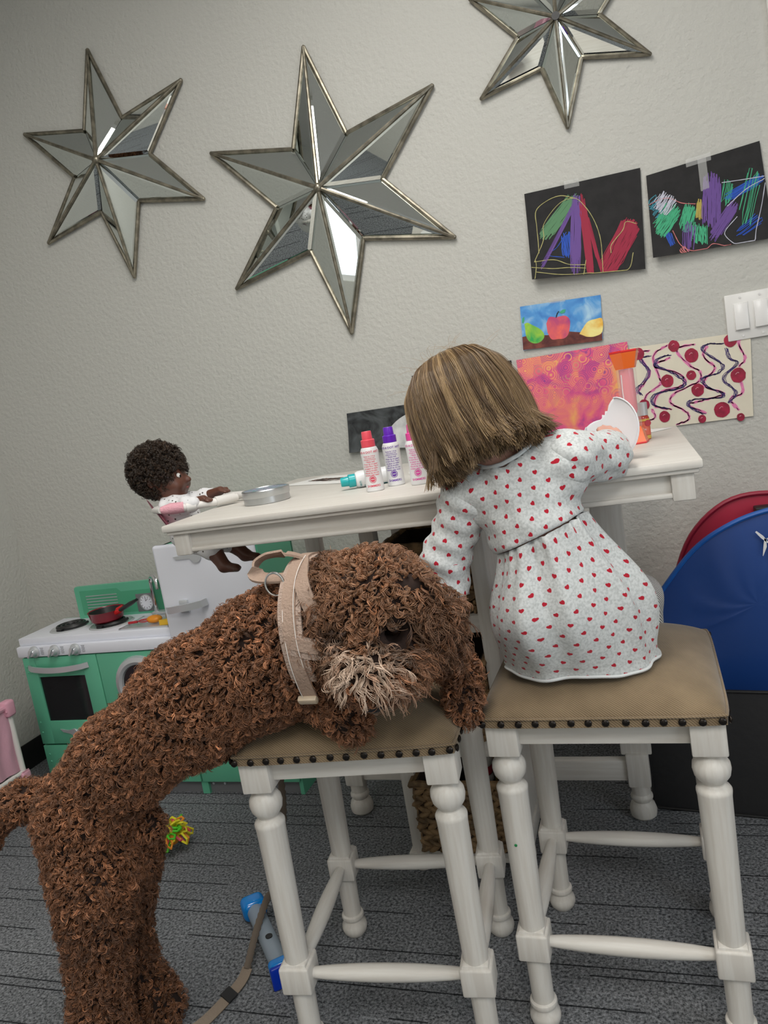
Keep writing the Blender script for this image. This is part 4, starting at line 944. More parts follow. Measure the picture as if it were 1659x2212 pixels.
lp1 = catmull([(-.205, -.60, .525), (-.275, -.53, .40), (-.303, -.485, .285), (-.316, -.48, .206), (-.343, -.48, .102), (-.360, -.495, .022), (-.352, -.545, .050), (-.335, -.603, .062), (-.331, -.66, .040), (-.326, -.715, .012)], 10)
nl_ = len(lp1)
MB().tube([Vector(p)+Vector((0, .0015*(k % 2), 0)) for k, p in enumerate(lp1)], [.0085 if k % 2 else .0068 for k in range(nl_)], 10, flat=.55).build('bungee_section', LEAD, ls, off=ls.location)
lp2 = catmull([(-.326, -.712, .012), (-.325, -.744, .008), (-.336, -.798, .007), (-.354, -.851, .007), (-.39, -.90, .007), (-.43, -.98, .007)], 8)
MB().ribbon(lp2, .020, [(.35, -.2, 1)]*len(lp2), .003).build('strap', LEA, ls, off=ls.location)
MB().ribbon([(-.3275, -.768, .0105), (-.3345, -.79, .0100)], .0245, [(.35, -.2, 1)]*2, .005).build('keeper_band', BLACK, ls, off=ls.location)

MB().cyl((.0085, -.0105, .034), (.0088, -.0112, .034), .0065, seg=18).build('round_sticker', mat('red_sticker', (.45, .02, .04), .4), sb)
MB().lathe([(.0126, .002), (.01265, .002), (.01265, .009)], 24, cap=False).build('label_stripe', mat('yellow_label', (.72, .50, .10)), sb)
# ------------------------------------------------------------------ implicit-surface modelling for bodies
def rcone(P, a, b, ra, rb):
    a = np.array(a, np.float32); b = np.array(b, np.float32); ab = b-a; L2 = float(ab @ ab)+1e-12
    t = np.clip(((P-a) @ ab)/L2, 0, 1)
    q = P-a-t[..., None]*ab
    return np.sqrt((q*q).sum(-1))-(ra+(rb-ra)*t)
def ellip(P, c, r, rot=None):
    q = P-np.array(c, np.float32)
    if rot is not None: q = q @ np.array(rot, np.float32)
    r = np.array(r, np.float32); k0 = np.sqrt(((q/r)**2).sum(-1)); k1 = np.sqrt(((q/(r*r))**2).sum(-1))+1e-9
    return k0*(k0-1)/k1
def smin(a, b, k):
    h = np.clip(.5+.5*(b-a)/k, 0, 1)
    return b*(1-h)+a*h-k*h*(1-h)
def chain(P, pts, k):
    d = None
    for (a, ra), (b, rb) in zip(pts, pts[1:]):
        e = rcone(P, a, b, ra, rb); d = e if d is None else smin(d, e, k)
    return d
def surface_nets(fn, lo, hi, h):
    ax = [np.arange(l, u+h, h, dtype=np.float32) for l, u in zip(lo, hi)]
    G = np.stack(np.meshgrid(*ax, indexing='ij'), -1); S = fn(G).astype(np.float32)
    n = S.shape; sgn = S < 0
    cs = [sgn[i:n[0]-1+i, j:n[1]-1+j, k:n[2]-1+k] for i in (0, 1) for j in (0, 1) for k in (0, 1)]
    cnt = sum(c.astype(np.int8) for c in cs); mix = (cnt > 0) & (cnt < 8)
    I = np.argwhere(mix); N = len(I); idx = -np.ones(mix.shape, np.int64); idx[mix] = np.arange(N)
    acc = np.zeros((N, 3)); num = np.zeros(N)
    offs = [(i, j, k) for i in (0, 1) for j in (0, 1) for k in (0, 1)]
    for a in offs:
        for b in offs:
            if sum(b)-sum(a) == 1 and all(y >= x for x, y in zip(a, b)):
                sa = S[tuple((I+a).T)]; sb = S[tuple((I+b).T)]; cr = (sa < 0) != (sb < 0)
                t = np.where(cr, sa/(sa-sb+1e-20), 0)
                p = np.array(a)+t[:, None]*(np.array(b)-np.array(a)); acc[cr] += p[cr]; num[cr] += 1
    V = np.array([a[0] for a in ax])+(I+acc/num[:, None])*h
    F = []
    for d in range(3):
        e = [0, 0, 0]; e[d] = 1; sl0 = [slice(0, -1) if k == d else slice(1, -1) for k in range(3)]; sl1 = [slice(1, None) if k == d else slice(1, -1) for k in range(3)]
        A = sgn[tuple(sl0)]; B = sgn[tuple(sl1)]; J = np.argwhere(A != B); inn = A[tuple(J.T)]
        J = J+[0 if k == d else 1 for k in range(3)]
        u, v = [(1, 2), (2, 0), (0, 1)][d]
        def cell(du, dv):
            q = J.copy(); q[:, u] += du; q[:, v] += dv; return idx[tuple(q.T)]
        q = np.stack([cell(-1, -1), cell(0, -1), cell(0, 0), cell(-1, 0)], 1)
        q[~inn] = q[~inn][:, ::-1]; F.append(q)
    return V, np.concatenate(F)
def np_mesh(name, V, F, m, parent=None, off=None, smooth=True):
    V = np.array(V, np.float32)
    if off is not None: V = V-np.array(off, np.float32)
    me = bpy.data.meshes.new(name); F = np.array(F)
    me.vertices.add(len(V)); me.vertices.foreach_set('co', V.ravel())
    k = F.shape[1]; me.loops.add(F.size); me.loops.foreach_set('vertex_index', F.ravel().astype(np.int32))
    me.polygons.add(len(F)); me.polygons.foreach_set('loop_start', np.arange(0, F.size, k, dtype=np.int32))
    me.update(calc_edges=True); me.validate()
    me.polygons.foreach_set('use_smooth', np.full(len(me.polygons), smooth))
    if m: me.materials.append(m)
    o = bpy.data.objects.new(name, me); COL.objects.link(o)
    if parent: o.parent = parent
    return o
def grad(fn, P, e=.002):
    P = P.astype(np.float32); g = np.stack([fn(P+np.eye(3, dtype=np.float32)[i]*e)-fn(P-np.eye(3, dtype=np.float32)[i]*e) for i in range(3)], -1)
    return g/(np.linalg.norm(g, axis=-1, keepdims=True)+1e-9)
def sample_surface(V, F, dens):
    T = np.concatenate([F[:, [0, 1, 2]], F[:, [0, 2, 3]]]); A, B, C_ = V[T[:, 0]], V[T[:, 1]], V[T[:, 2]]
    ar = np.linalg.norm(np.cross(B-A, C_-A), axis=1)/2; n = int(ar.sum()*dens)
    t = rng.choice(len(T), n, p=ar/ar.sum()); u, v = rng.random(n), rng.random(n); f = u+v > 1; u[f], v[f] = 1-u[f], 1-v[f]
    return A[t]+(B-A)[t]*u[:, None]+(C_-A)[t]*v[:, None]
def hair_object(name, pts, rad, tint, m, parent, off=(0, 0, 0)):
    """pts (n, k, 3), rad (k,) or (n, k), tint (n, 3)"""
    n, k, _ = pts.shape; hc = bpy.data.hair_curves.new(name); hc.add_curves([k]*n)
    hc.position_data.foreach_set('vector', (pts-np.array(off)).astype(np.float32).ravel())
    a = hc.attributes.new('radius', 'FLOAT', 'POINT'); a.data.foreach_set('value', np.broadcast_to(rad, (n, k)).astype(np.float32).ravel())
    c = hc.attributes.new('tint', 'FLOAT_COLOR', 'CURVE'); c.data.foreach_set('color', np.concatenate([tint, np.ones((n, 1))], 1).astype(np.float32).ravel())
    hc.materials.append(m); o = bpy.data.objects.new(name, hc); COL.objects.link(o); o.parent = parent; o['kind'] = 'stuff'
    return o
def hair_material(name, rough=.45, spec=.35):
    m = bpy.data.materials.new(name); m.use_nodes = True; nt = m.node_tree; b = nt.nodes['Principled BSDF']
    a = nd(nt, 'ShaderNodeAttribute', attribute_name='tint'); nt.links.new(a.outputs['Color'], b.inputs['Base Color'])
    b.inputs['Roughness'].default_value = rough; b.inputs['Specular IOR Level'].default_value = spec
    return m
def frame(nrm):
    ref = np.where(np.abs(nrm[:, 2:3]) < .9, np.array([[0, 0, 1.]]), np.array([[1., 0, 0]]))
    a = np.cross(nrm, ref); a /= np.linalg.norm(a, axis=1, keepdims=True); return a, np.cross(nrm, a)
def curly(roots, nrm, length, comb, rc, turns, per, k=9, jit=.0008, lift=.65):
    """clumps of curled strands: returns (n*per, k, 3)"""
    n = len(roots); a, b = frame(nrm); ph = rng.random(n)*2*np.pi; sg = np.where(rng.random(n) < .5, -1, 1); t = np.linspace(0, 1, k)
    out = []
    for j in range(per):
        r0 = roots+a*rng.normal(0, jit, (n, 1))+b*rng.normal(0, jit, (n, 1)); L = (length*rng.uniform(.75, 1.15, n))[:, None, None]
        up_ = nrm[:, None, :]*L*lift*(1-(1-t[None, :, None])**1.8)+comb[:, None, :]*L*(t[None, :, None]**1.5)
        om = 2*np.pi*(turns*rng.uniform(.85, 1.15, n))[:, None]*t[None]+ph[:, None]+rng.normal(0, .25, (n, 1)); am = (rc*rng.uniform(.8, 1.2, n))[:, None]*np.sqrt(t)[None]
        w = np.cross(nrm, comb); w /= (np.linalg.norm(w, axis=1, keepdims=True)+1e-9)
        hx = (am*np.cos(om))[..., None]*w[:, None, :]+(am*np.sin(om)*sg[:, None])[..., None]*(nrm*.8+comb*.4)[:, None, :]
        out.append(r0[:, None, :]+up_+hx)
    return np.concatenate(out)

# ------------------------------------------------------------------ the dog
def N3(*v): v = np.array(v, float); return v/np.linalg.norm(v)
DOG = dict(
 trunk=[((-.465, -.88, .470), .066), ((-.36, -.88, .552), .066), ((-.20, -.872, .650), .082), ((-.06, -.862, .714), .083), ((.03, -.858, .748), .080), ((.085, -.868, .780), .066), ((.135, -.885, .800), .056)],
 near=[((-.448, -.905, .440), .070), ((-.440, -.922, .365), .062), ((-.448, -.93, .29), .050), ((-.462, -.935, .20), .041), ((-.478, -.94, .12), .037), ((-.472, -.942, .055), .032), ((-.445, -.945, .034), .030)],
 far=[((-.465, -.850, .43), .060), ((-.45, -.835, .34), .055), ((-.465, -.832, .27), .040), ((-.49, -.83, .17), .032), ((-.49, -.83, .12), .030), ((-.465, -.835, .05), .032), ((-.428, -.84, .032), .028)],
 tail=[((-.535, -.88, .478), .028), ((-.59, -.885, .478), .024), ((-.65, -.89, .462), .022), ((-.685, -.895, .43), .020), ((-.70, -.90, .39), .016)],
 fore1=[((.030, -.870, .700), .046), ((.050, -.882, .660), .034), ((.066, -.880, .630), .027), ((.078, -.886, .612), .022)],
 fore2=[((.10, -.83, .70), .040), ((.165, -.80, .684), .030), ((.212, -.785, .672), .025), ((.230, -.785, .642), .018), ((.228, -.79, .605), .016), ((.226, -.795, .585), .018)],
)
HC = np.array((.158, -.893, .803)); MF = N3(-.06, -.80, -.60)      # head centre, muzzle direction
HR = N3(.985, -.09, -.05); HU = np.cross(MF, HR)*-1; HU = HU/np.linalg.norm(HU)
if HU[2] < 0: HU = -HU
def hp(r, u, f): return tuple(HC+HR*r+HU*u+MF*f)
def dog_sdf(P):
    d = chain(P, DOG['trunk'], .05)
    d = smin(d, chain(P, DOG['near'], .03), .05); d = smin(d, chain(P, DOG['far'], .03), .04)
    d = smin(d, chain(P, DOG['tail'], .02), .02)
    d = smin(d, chain(P, DOG['fore1'], .02), .03); d = smin(d, chain(P, DOG['fore2'], .02), .03)
    d = smin(d, rcone(P, (-.37, -.865, .430), (-.345, -.865, .418), .026, .018), .02)
    h = ellip(P, HC, (.066, .068, .064))
    h = smin(h, ellip(P, hp(0, .022, .020), (.055, .048, .046)), .03)
    h = smin(h, rcone(P, hp(0, -.018, .055), hp(0, -.026, .096), .051, .047), .02)           # muzzle
    h = smin(h, rcone(P, hp(-.032, -.046, .066), hp(.032, -.046, .066), .026, .026), .03)     # beard
    for s in (-1, 1):                                                                        # ears
        h = smin(h, rcone(P, hp(s*.060, .034, .002), hp(s*.084, -.015, .012), .019, .023), .008)
        h = smin(h, rcone(P, hp(s*.084, -.015, .012), hp(s*.082, -.078, .026), .023, .016), .008)
        e = hp(s*.032, .006, .060); h = -smin(-h, np.sqrt(((P-np.array(e, np.float32))**2).sum(-1))-.015, .012)   # eye hollows
    d = smin(d, h, .025)
    return d
dog = thing('dog', 'curly brown doodle dog leaning over the stool with its chin on the seat', 'dog', (-.20, -.87, 0))
DV, DF = surface_nets(dog_sdf, (-.76, -1.05, -.01), (.31, -.70, .93), .0075)
DV[:, 2] = np.maximum(DV[:, 2], .002)
SKIN = mat('brown_undercoat', (.024, .010, .006), .9, var=.4, vscale=30)
np_mesh('body', DV, DF, SKIN, dog, off=dog.location)
for s in (-1, 1):
    e = hp(s*.032, .006, .054); MB().sphere(e, .0105, (1, 1, 1), 16, 12).build('eye', mat('dog_eye', (.012, .006, .004), .06), dog, off=dog.location)
MB().sphere(hp(0, -.046, .138), .019, (1.1, .7, .85), 16, 12).build('nose', mat('dog_nose', (.012, .010, .010), .35, bump=.4, bscale=300), dog, off=dog.location)
# fur
rt_ = sample_surface(DV, DF, 26000); nr_ = grad(dog_sdf, rt_)
q = rt_-HC; hr_, hu_, hf_ = q @ HR, q @ HU, q @ MF
on_head = np.sqrt((q**2).sum(1)) < .135; on_head &= (hf_ > -.06)
muz = on_head & (hf_ > .045) & (np.abs(hr_) < .07) & (hu_ < .020)
ear = on_head & (np.abs(hr_) > .064)
keep = np.ones(len(rt_), bool)
for s in (-1, 1): keep &= np.linalg.norm(rt_-np.array(hp(s*.032, .006, .060)), axis=1) > .0265
keep &= np.linalg.norm(rt_-np.array(hp(0, -.046, .138)), axis=1) > .016
rt_, nr_, on_head, muz, ear, hr_, hu_, hf_ = [a[keep] for a in (rt_, nr_, on_head, muz, ear, hr_, hu_, hf_)]
nC = len(rt_)
comb = np.tile(np.array([[-.12, 0, -.34]]), (nC, 1))
comb[on_head] = -HU*.6
out_ = np.stack([hr_*9, hu_*0, hf_*0], 1)
comb[muz] = (HR[None]*(hr_[muz]*7)[:, None]-HU[None]*.70+MF[None]*.15)
comb[ear] = np.array([0, 0, -.8])
comb += rng.normal(0, .30, comb.shape); comb -= nr_*(comb*nr_).sum(1, keepdims=True)*.8
ln = np.full(nC, .021); ln[on_head] = .024; ln[muz] = .034; ln[ear] = .030; ln[(rt_[:, 2] < .3)] = .022
rc = np.full(nC, .0050); rc[on_head] = .0052; rc[muz] = .0046
tr = np.full(nC, 1.35); tr[on_head] = 1.3; tr[muz] = 1.2
lf = np.full(nC, .50); lf[muz] = .55
PER = 6
fp_ = curly(rt_, nr_, ln, comb, rc, tr, PER, lift=lf[:, None, None])
fp_[..., 2] = np.maximum(fp_[..., 2], .001)
base = np.array([.222, .098, .048]); tnt = np.tile(base, (nC, 1))*rng.lognormal(0, .42, (nC, 1))
lite = np.array([.36, .19, .105]); f = np.zeros(nC); f[on_head] = np.clip(rng.normal(.42, .28, on_head.sum())+np.clip(hu_[on_head]*3, -.1, .2), 0, 1)
tnt = tnt*(1-f[:, None])+lite*f[:, None]*rng.uniform(.6, 1.1, (nC, 1))
cr_ = np.array([.62, .47, .36]); f = np.zeros(nC); mm = muz & (np.abs(hr_) < .052) & (hf_ > .072)
f[mm] = np.clip(1.20-np.abs(hr_[mm])/.042+rng.normal(0, .28, mm.sum()), 0, 1)*np.clip((hf_[mm]-.06)/.05, .25, 1)
tnt = tnt*(1-f[:, None])+cr_*f[:, None]*rng.uniform(.7, 1.1, (nC, 1))
for s in (-1, 1): tnt[np.linalg.norm(rt_-np.array(hp(s*.032, .006, .060)), axis=1) < .036] *= .4
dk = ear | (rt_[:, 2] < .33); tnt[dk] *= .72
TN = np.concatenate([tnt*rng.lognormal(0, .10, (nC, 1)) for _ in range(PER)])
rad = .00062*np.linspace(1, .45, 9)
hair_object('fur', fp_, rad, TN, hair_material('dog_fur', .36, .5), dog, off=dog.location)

# harness
def surf(c, d, off):
    c = np.array(c, np.float32); d = np.array(d, np.float32); d = d/np.linalg.norm(d); ts = np.linspace(.03, .25, 120, dtype=np.float32)
    s = dog_sdf(c+ts[:, None]*d); i = np.argmax(s > off); return c+ts[i]*d
HAR = mat('beige_pink_webbing', (.36, .255, .195), .75, bump=.5, bscale=260); MESHP = mat('beige_mesh_padding', (.44, .33, .27), .85, bump=.9, bscale=320); STITCH = mat('white_stitching', (.75, .70, .66), .7)
hn = bpy.data.objects.new('harness', None); COL.objects.link(hn); hn.parent = dog; hn.empty_display_size = .05
tag(hn, 'beige webbing dog harness with padded straps')
C1 = (.046, -.862, .757)
def loop_pts(C, e1, e2, g0, g1, n, off, shift=lambda g: 0, dirn=(1, 0, 0)):
    P, Nn = [], []
    for k in range(n):
        g = R(g0+(g1-g0)*k/(n-1)); d = np.array(e1)*math.cos(g)+np.array(e2)*math.sin(g)
        p = surf(np.array(C)+np.array(dirn)*shift(math.degrees(g)), d, off); P.append(tuple(p)); Nn.append(tuple(d))
    return P, Nn
def sm(P):
    P = np.array(P); 
    for _ in range(2): P[1:-1] = (P[:-2]+2*P[1:-1]+P[2:])/4
    return [tuple(p) for p in P]
lean = lambda g: -.006*math.cos(R(g))
P_, N_ = loop_pts(C1, (0, 0, 1), (0, -1, 0), -60, 116, 30, .016, lean)
hs = MB().ribbon(sm(P_), .036, N_, .004).build('padded_girth_strap', MESHP, hn, off=dog.location)
P2, N2 = loop_pts(C1, (0, 0, 1), (0, -1, 0), -60, 128, 32, .0195, lean)
MB().ribbon(sm(P2), .021, N2, .003).build('girth_webbing', HAR, hn, off=dog.location)
for sh_ in (-.009, .009):
    P3, N3_ = loop_pts(np.array(C1)+np.array((sh_, 0, 0)), (0, 0, 1), (0, -1, 0), 10, 126, 24, .0215, lean)
    MB().tube(sm(P3), .0006, 5).build('stitching', STITCH, hn, off=dog.location)
bk_ = surf(C1, (0, -.77, -.63), .021)
MB().box(tuple(bk_), (.030, .010, .012), (R(35), 0, 0), .003).build('buckle', mat('beige_plastic', (.55, .45, .33), .35), hn, off=dog.location)
# shoulder strap forward to the chest and horizontal chest strap
q0 = [surf(C1, (0.0, -.25, 1), .018), surf(np.array(C1)+(.018, 0, 0), (.0, -.70, .75), .017), surf(np.array(C1)+(.036, 0, 0), (0, -1, .42), .006)]
MB().ribbon(catmull(q0, 6), .022, [(0, -.9, .45)]*13, .003).build('shoulder_strap', HAR, hn, off=dog.location)
q1 = [surf(np.array(C1)+(.0, 0, .01), (0, -1, 0.02), .019), surf(np.array(C1)+(.026, 0, .004), (0, -1, -.02), .014), surf(np.array(C1)+(.048, -.0, .0), (0, -1, -.05), .002)]
MB().ribbon(catmull(q1, 6), .030, [(0, -1, .1)]*13, .003).build('padded_chest_strap', MESHP, hn, off=dog.location)
MB().ribbon([tuple(np.array(p)+(0, -.002, .003)) for p in catmull(q1, 6)], .017, [(0, -1, .1)]*13, .003).build('chest_webbing', HAR, hn, off=dog.location)
tp_ = surf(C1, (-.1, -.15, 1), .018)
hl = [tuple(tp_+np.array(o)) for o in ((.012, .004, .0), (-.012, -.004, .012), (-.045, -.012, .014), (-.062, -.02, .004), (-.055, -.032, -.012), (-.02, -.036, -.016), (.008, -.034, -.016))]
MB().ribbon(catmull(hl, 7), .024, [(-.1, .0, 1)]*9+[(-.9, 0, .4)]*16+[(-.05, -.3, 1)]*18, .0035).build('handle', HAR, hn, off=dog.location)
rc_ = tp_+np.array((-.022, -.045, -.022))
MB().tube([tuple(rc_+np.array((.015*math.cos(g*.2618), -.002, .017*math.sin(g*.2618)))) for g in range(24)], .0019, 8, closed=True).build('metal_ring', mat('steel', (.75, .75, .75), .15, 1.), hn, off=dog.location)
# ------------------------------------------------------------------ the girl
def ortho(f, u):
    f = N3(*f); u = np.array(u, float); u = u-f*(u @ f); u /= np.linalg.norm(u); r = np.cross(f, u); return r, u, f
GR, GU, GF = ortho((-.06, .95, -.30), (-.34, .30, .92)); GH = np.array((.284, -.698, 1.040))
def gh(r, u, f): return tuple(GH+GR*r+GU*u+GF*f)
ARM_R = [((.428, -.718, .948), .036), ((.478, -.650, .938), .031), ((.490, -.585, .944), .021)]
ARM_L = [((.266, -.716, .908), .036), ((.214, -.717, .812), .030), ((.220, -.728, .735), .021)]
LEG_R = [((.440, -.67, .655), .044), ((.500, -.47, .652), .036), ((.502, -.452, .46), .026)]
LEG_L = [((.365, -.67, .655), .044), ((.335, -.47, .662), .041), ((.333, -.452, .46), .028)]
def hand(P, wr, palm, up, side, curl, s=1., k=.006):
    """palm from wrist along `palm`, fingers bend towards `curl`, thumb leaves the palm's side"""
    wr, palm, up, side = [np.array(v, float) for v in (wr, palm, up, side)]; palm = palm/np.linalg.norm(palm); side = side/np.linalg.norm(side); cu = np.array(curl, float)
    c = wr+palm*.020*s; d = rcone(P, wr, wr+palm*.012, .017*s, .016*s)
    for o in (-.012, -.004, .004, .012): d = smin(d, rcone(P, wr+palm*.012+side*o*.8, wr+palm*.036*s+side*o, .0095*s, .0080*s), .008)
    for o, L in ((-.0135, .026), (-.0045, .031), (.0045, .029), (.0135, .022)):
        a = wr+palm*.036*s+side*o; b = a+(palm+cu*.35)*L*.5*s; e = b+(palm*.55+cu)*L*.5*s
        d = smin(d, rcone(P, a, b, .0064*s, .0060*s), k*.6); d = smin(d, rcone(P, b, e, .0060*s, .0050*s), k*.5)
    a = wr+palm*.012+side*-.014; b = a+palm*.014-side*.010+cu*.006; e = b+palm*.014-side*.002+cu*.008
    d = smin(d, rcone(P, a, b, .0085, .0070), k); d = smin(d, rcone(P, b, e, .0068, .0056), k*.5)
    return d
def foot(P, an, f):
    an = np.array(an, float); f = np.array(f, float); d = rcone(P, an+f*-.012+np.array((0, 0, -.022)), an+f*.055+np.array((0, 0, -.034)), .024, .018)
    for o in (-.014, -.007, 0, .006, .012): d = smin(d, rcone(P, an+f*.055+np.array((o, 0, -.036)), an+f*.075+np.array((o, 0, -.040)), .008, .006), .006)
    return d
def girl_sdf(P):
    d = chain(P, [((.405, -.690, .668), .058), ((.380, -.712, .79), .054), ((.355, -.712, .87), .060), ((.345, -.708, .915), .050)], .03)
    d = smin(d, rcone(P, (.285, -.714, .920), (.410, -.716, .945), .036, .036), .03)
    d = smin(d, rcone(P, (.338, -.706, .945), gh(0, -.06, -.012), .034, .030), .02)
    h = ellip(P, GH, (.070, .078, .074), np.stack([GR, GF, GU], 1))
    h = smin(h, ellip(P, gh(0, -.035, .030), (.048, .045, .042)), .03)
    h = smin(h, rcone(P, gh(0, -.010, .078), gh(0, -.018, .084), .008, .010), .010)
    for s in (-1, 1):
        h = smin(h, ellip(P, gh(s*.071, -.012, .0), (.008, .014, .018)), .006)
        h = smin(h, ellip(P, gh(s*.03, -.03, .056), (.020, .018, .018)), .015)
    d = smin(d, h, .015)
    for A_ in (ARM_R, ARM_L): d = smin(d, chain(P, A_, .015), .02)
    for L_ in (LEG_R, LEG_L): d = smin(d, chain(P, L_, .015), .02)
    d = smin(d, hand(P, (.490, -.582, .945), (-.02, .9, .25), (0, 0, 1), (1, .0, -.1), (-.35, .2, .55)), .006)
    d = smin(d, hand(P, (.220, -.729, .733), (.02, -.12, -1), (1, 0, 0), (0, 1, 0), (.55, 0, -.1)), .006)
    d = smin(d, foot(P, (.502, -.452, .45), (0, 1, 0)), .012); d = smin(d, foot(P, (.333, -.452, .45), (0, 1, 0)), .012)
    return d
girl = thing('person', 'young child in a white heart-print dress seated on a stool', 'person', (.405, -.70, 0))
girl['label'] = 'young child with bobbed hair in a white dress with red hearts, seated on a stool'
GSKIN = mat('child_skin', (.62, .33, .25), .5, var=.08, vscale=30)
GV, GFc = surface_nets(girl_sdf, (.17, -.82, .38), (.62, -.34, 1.14), .0036)
body = np_mesh('body', GV, GFc, GSKIN, girl, off=girl.location)
for s in (-1, 1):
    e = MB().sphere(gh(s*.028, -.004, .066), .0095, (1, 1, 1), 14, 10).build('eye', mat('eye_white', (.8, .8, .78), .15), girl, off=girl.location)
    MB().sphere(gh(s*.028, -.004, .0735), .0042, (1, 1, 1), 10, 8).build('iris', mat('blue_grey_iris', (.06, .10, .14), .15), e, off=girl.location)
MB().tube([gh(-.016, -.044, .069), gh(-.006, -.041, .075), gh(0, -.042, .076), gh(.006, -.041, .075), gh(.016, -.044, .069)], [.001, .0035, .003, .0035, .001], 8).build('lips', mat('lips', (.55, .20, .18), .4), girl, off=girl.location)
# striped leggings
def leg_sdf(P): return smin(smin(chain(P, LEG_R, .015), chain(P, LEG_L, .015), .02), rcone(P, (.40, -.685, .668), (.405, -.69, .69), .060, .056), .03)-.004
def stripes_material():
    m = bpy.data.materials.new('striped_knit'); m.use_nodes = True; nt = m.node_tree; b = nt.nodes['Principled BSDF']; L = nt.links.new
    tc = nd(nt, 'ShaderNodeTexCoord'); sx = nd(nt, 'ShaderNodeSeparateXYZ'); L(tc.outputs['Object'], sx.inputs[0])
    ad = nd(nt, 'ShaderNodeMath', operation='MULTIPLY_ADD'); L(sx.outputs['Z'], ad.inputs[0]); ad.inputs[1].default_value = 1.; L(sx.outputs['Y'], ad.inputs[2])
    mu = nd(nt, 'ShaderNodeMath', operation='MULTIPLY'); L(ad.outputs[0], mu.inputs[0]); mu.inputs[1].default_value = 190
    fr = nd(nt, 'ShaderNodeMath', operation='FRACT'); L(mu.outputs[0], fr.inputs[0]); gt = nd(nt, 'ShaderNodeMath', operation='GREATER_THAN'); L(fr.outputs[0], gt.inputs[0]); gt.inputs[1].default_value = .55
    mx = nd(nt, 'ShaderNodeMix', data_type='RGBA'); L(gt.outputs[0], mx.inputs['Factor']); mx.inputs['A'].default_value = (.72, .71, .68, 1); mx.inputs['B'].default_value = (.06, .06, .07, 1)
    L(mx.outputs['Result'], b.inputs['Base Color']); b.inputs['Roughness'].default_value = .85
    return m
LV_, LF_ = surface_nets(leg_sdf, (.27, -.80, .47), (.62, -.40, .78), .005)
np_mesh('leggings', LV_, LF_, stripes_material(), girl, off=girl.location)

def heart_material():
    m = bpy.data.materials.new('heart_print_jersey'); m.use_nodes = True; nt = m.node_tree; b = nt.nodes['Principled BSDF']; L = nt.links.new
    b.inputs['Roughness'].default_value = .85; b.inputs['Sheen Weight'].default_value = .2; b.inputs['Specular IOR Level'].default_value = .2
    def mth(op, a, c=None, d=None):
        n = nd(nt, 'ShaderNodeMath', operation=op)
        for i, v in enumerate((a, c, d)):
            if v is None: continue
            if isinstance(v, (int, float)): n.inputs[i].default_value = v
            else: L(v, n.inputs[i])
        return n.outputs[0]
    uv = nd(nt, 'ShaderNodeUVMap', uv_map='UVMap'); sx = nd(nt, 'ShaderNodeSeparateXYZ'); L(uv.outputs[0], sx.inputs[0])
    v = mth('DIVIDE', sx.outputs['Y'], .0195); row = mth('FLOOR', v)
    u = mth('ADD', mth('DIVIDE', sx.outputs['X'], .0255), mth('MULTIPLY', mth('FLOORED_MODULO', row, 2.), .5)); colm = mth('FLOOR', u)
    cb = nd(nt, 'ShaderNodeCombineXYZ'); L(colm, cb.inputs[0]); L(row, cb.inputs[1]); wn = nd(nt, 'ShaderNodeTexWhiteNoise', noise_dimensions='2D'); L(cb.outputs[0], wn.inputs['Vector'])
    px = mth('MULTIPLY', mth('SUBTRACT', mth('FRACT', u), .5), .0255); py = mth('MULTIPLY', mth('SUBTRACT', mth('FRACT', v), .5), .0195)
    an = mth('MULTIPLY', mth('SUBTRACT', wn.outputs['Value'], .5), 1.1); ca, sa = mth('COSINE', an), mth('SINE', an)
    x = mth('DIVIDE', mth('SUBTRACT', mth('MULTIPLY', px, ca), mth('MULTIPLY', py, sa)), .0031); y = mth('DIVIDE', mth('ADD', mth('MULTIPLY', px, sa), mth('MULTIPLY', py, ca)), .0031)
    x2, y2 = mth('MULTIPLY', x, x), mth('MULTIPLY', y, y); q = mth('SUBTRACT', mth('ADD', x2, y2), 1.)
    hrt = mth('LESS_THAN', mth('SUBTRACT', mth('MULTIPLY', mth('MULTIPLY', q, q), q), mth('MULTIPLY', x2, mth('MULTIPLY', y2, y))), 0.)
    tc = nd(nt, 'ShaderNodeTexCoord'); n = nd(nt, 'ShaderNodeTexNoise'); n.inputs['Scale'].default_value = 260; L(tc.outputs['Object'], n.inputs['Vector'])
    r = nd(nt, 'ShaderNodeValToRGB'); L(n.outputs['Fac'], r.inputs[0]); r.color_ramp.elements[0].color = (.50, .52, .515, 1); r.color_ramp.elements[1].color = (.66, .68, .675, 1); r.color_ramp.elements[0].position = .35; r.color_ramp.elements[1].position = .6
    mx = nd(nt, 'ShaderNodeMix', data_type='RGBA'); L(hrt, mx.inputs['Factor']); L(r.outputs[0], mx.inputs['A']); mx.inputs['B'].default_value = (.46, .012, .03, 1)
    L(mx.outputs['Result'], b.inputs['Base Color'])
    n2 = nd(nt, 'ShaderNodeTexNoise'); n2.inputs['Scale'].default_value = 34; n2.inputs['Detail'].default_value = 2; L(tc.outputs['Object'], n2.inputs['Vector'])
    bp = nd(nt, 'ShaderNodeBump'); bp.inputs['Strength'].default_value = .35; bp.inputs['Distance'].default_value = .006; L(n2.outputs['Fac'], bp.inputs['Height']); L(bp.outputs[0], b.inputs['Normal'])
    return m
HM = heart_material()
def set_uv(o, uvfn):
    me = o.data; V = np.empty(len(me.vertices)*3, np.float32); me.vertices.foreach_get('co', V); V = V.reshape(-1, 3)+np.array(girl.location)
    UV = uvfn(V); li = np.empty(len(me.loops), np.int32); me.loops.foreach_get('vertex_index', li)
    l = me.uv_layers.new(name='UVMap'); l.data.foreach_set('uv', UV[li].astype(np.float32).ravel())
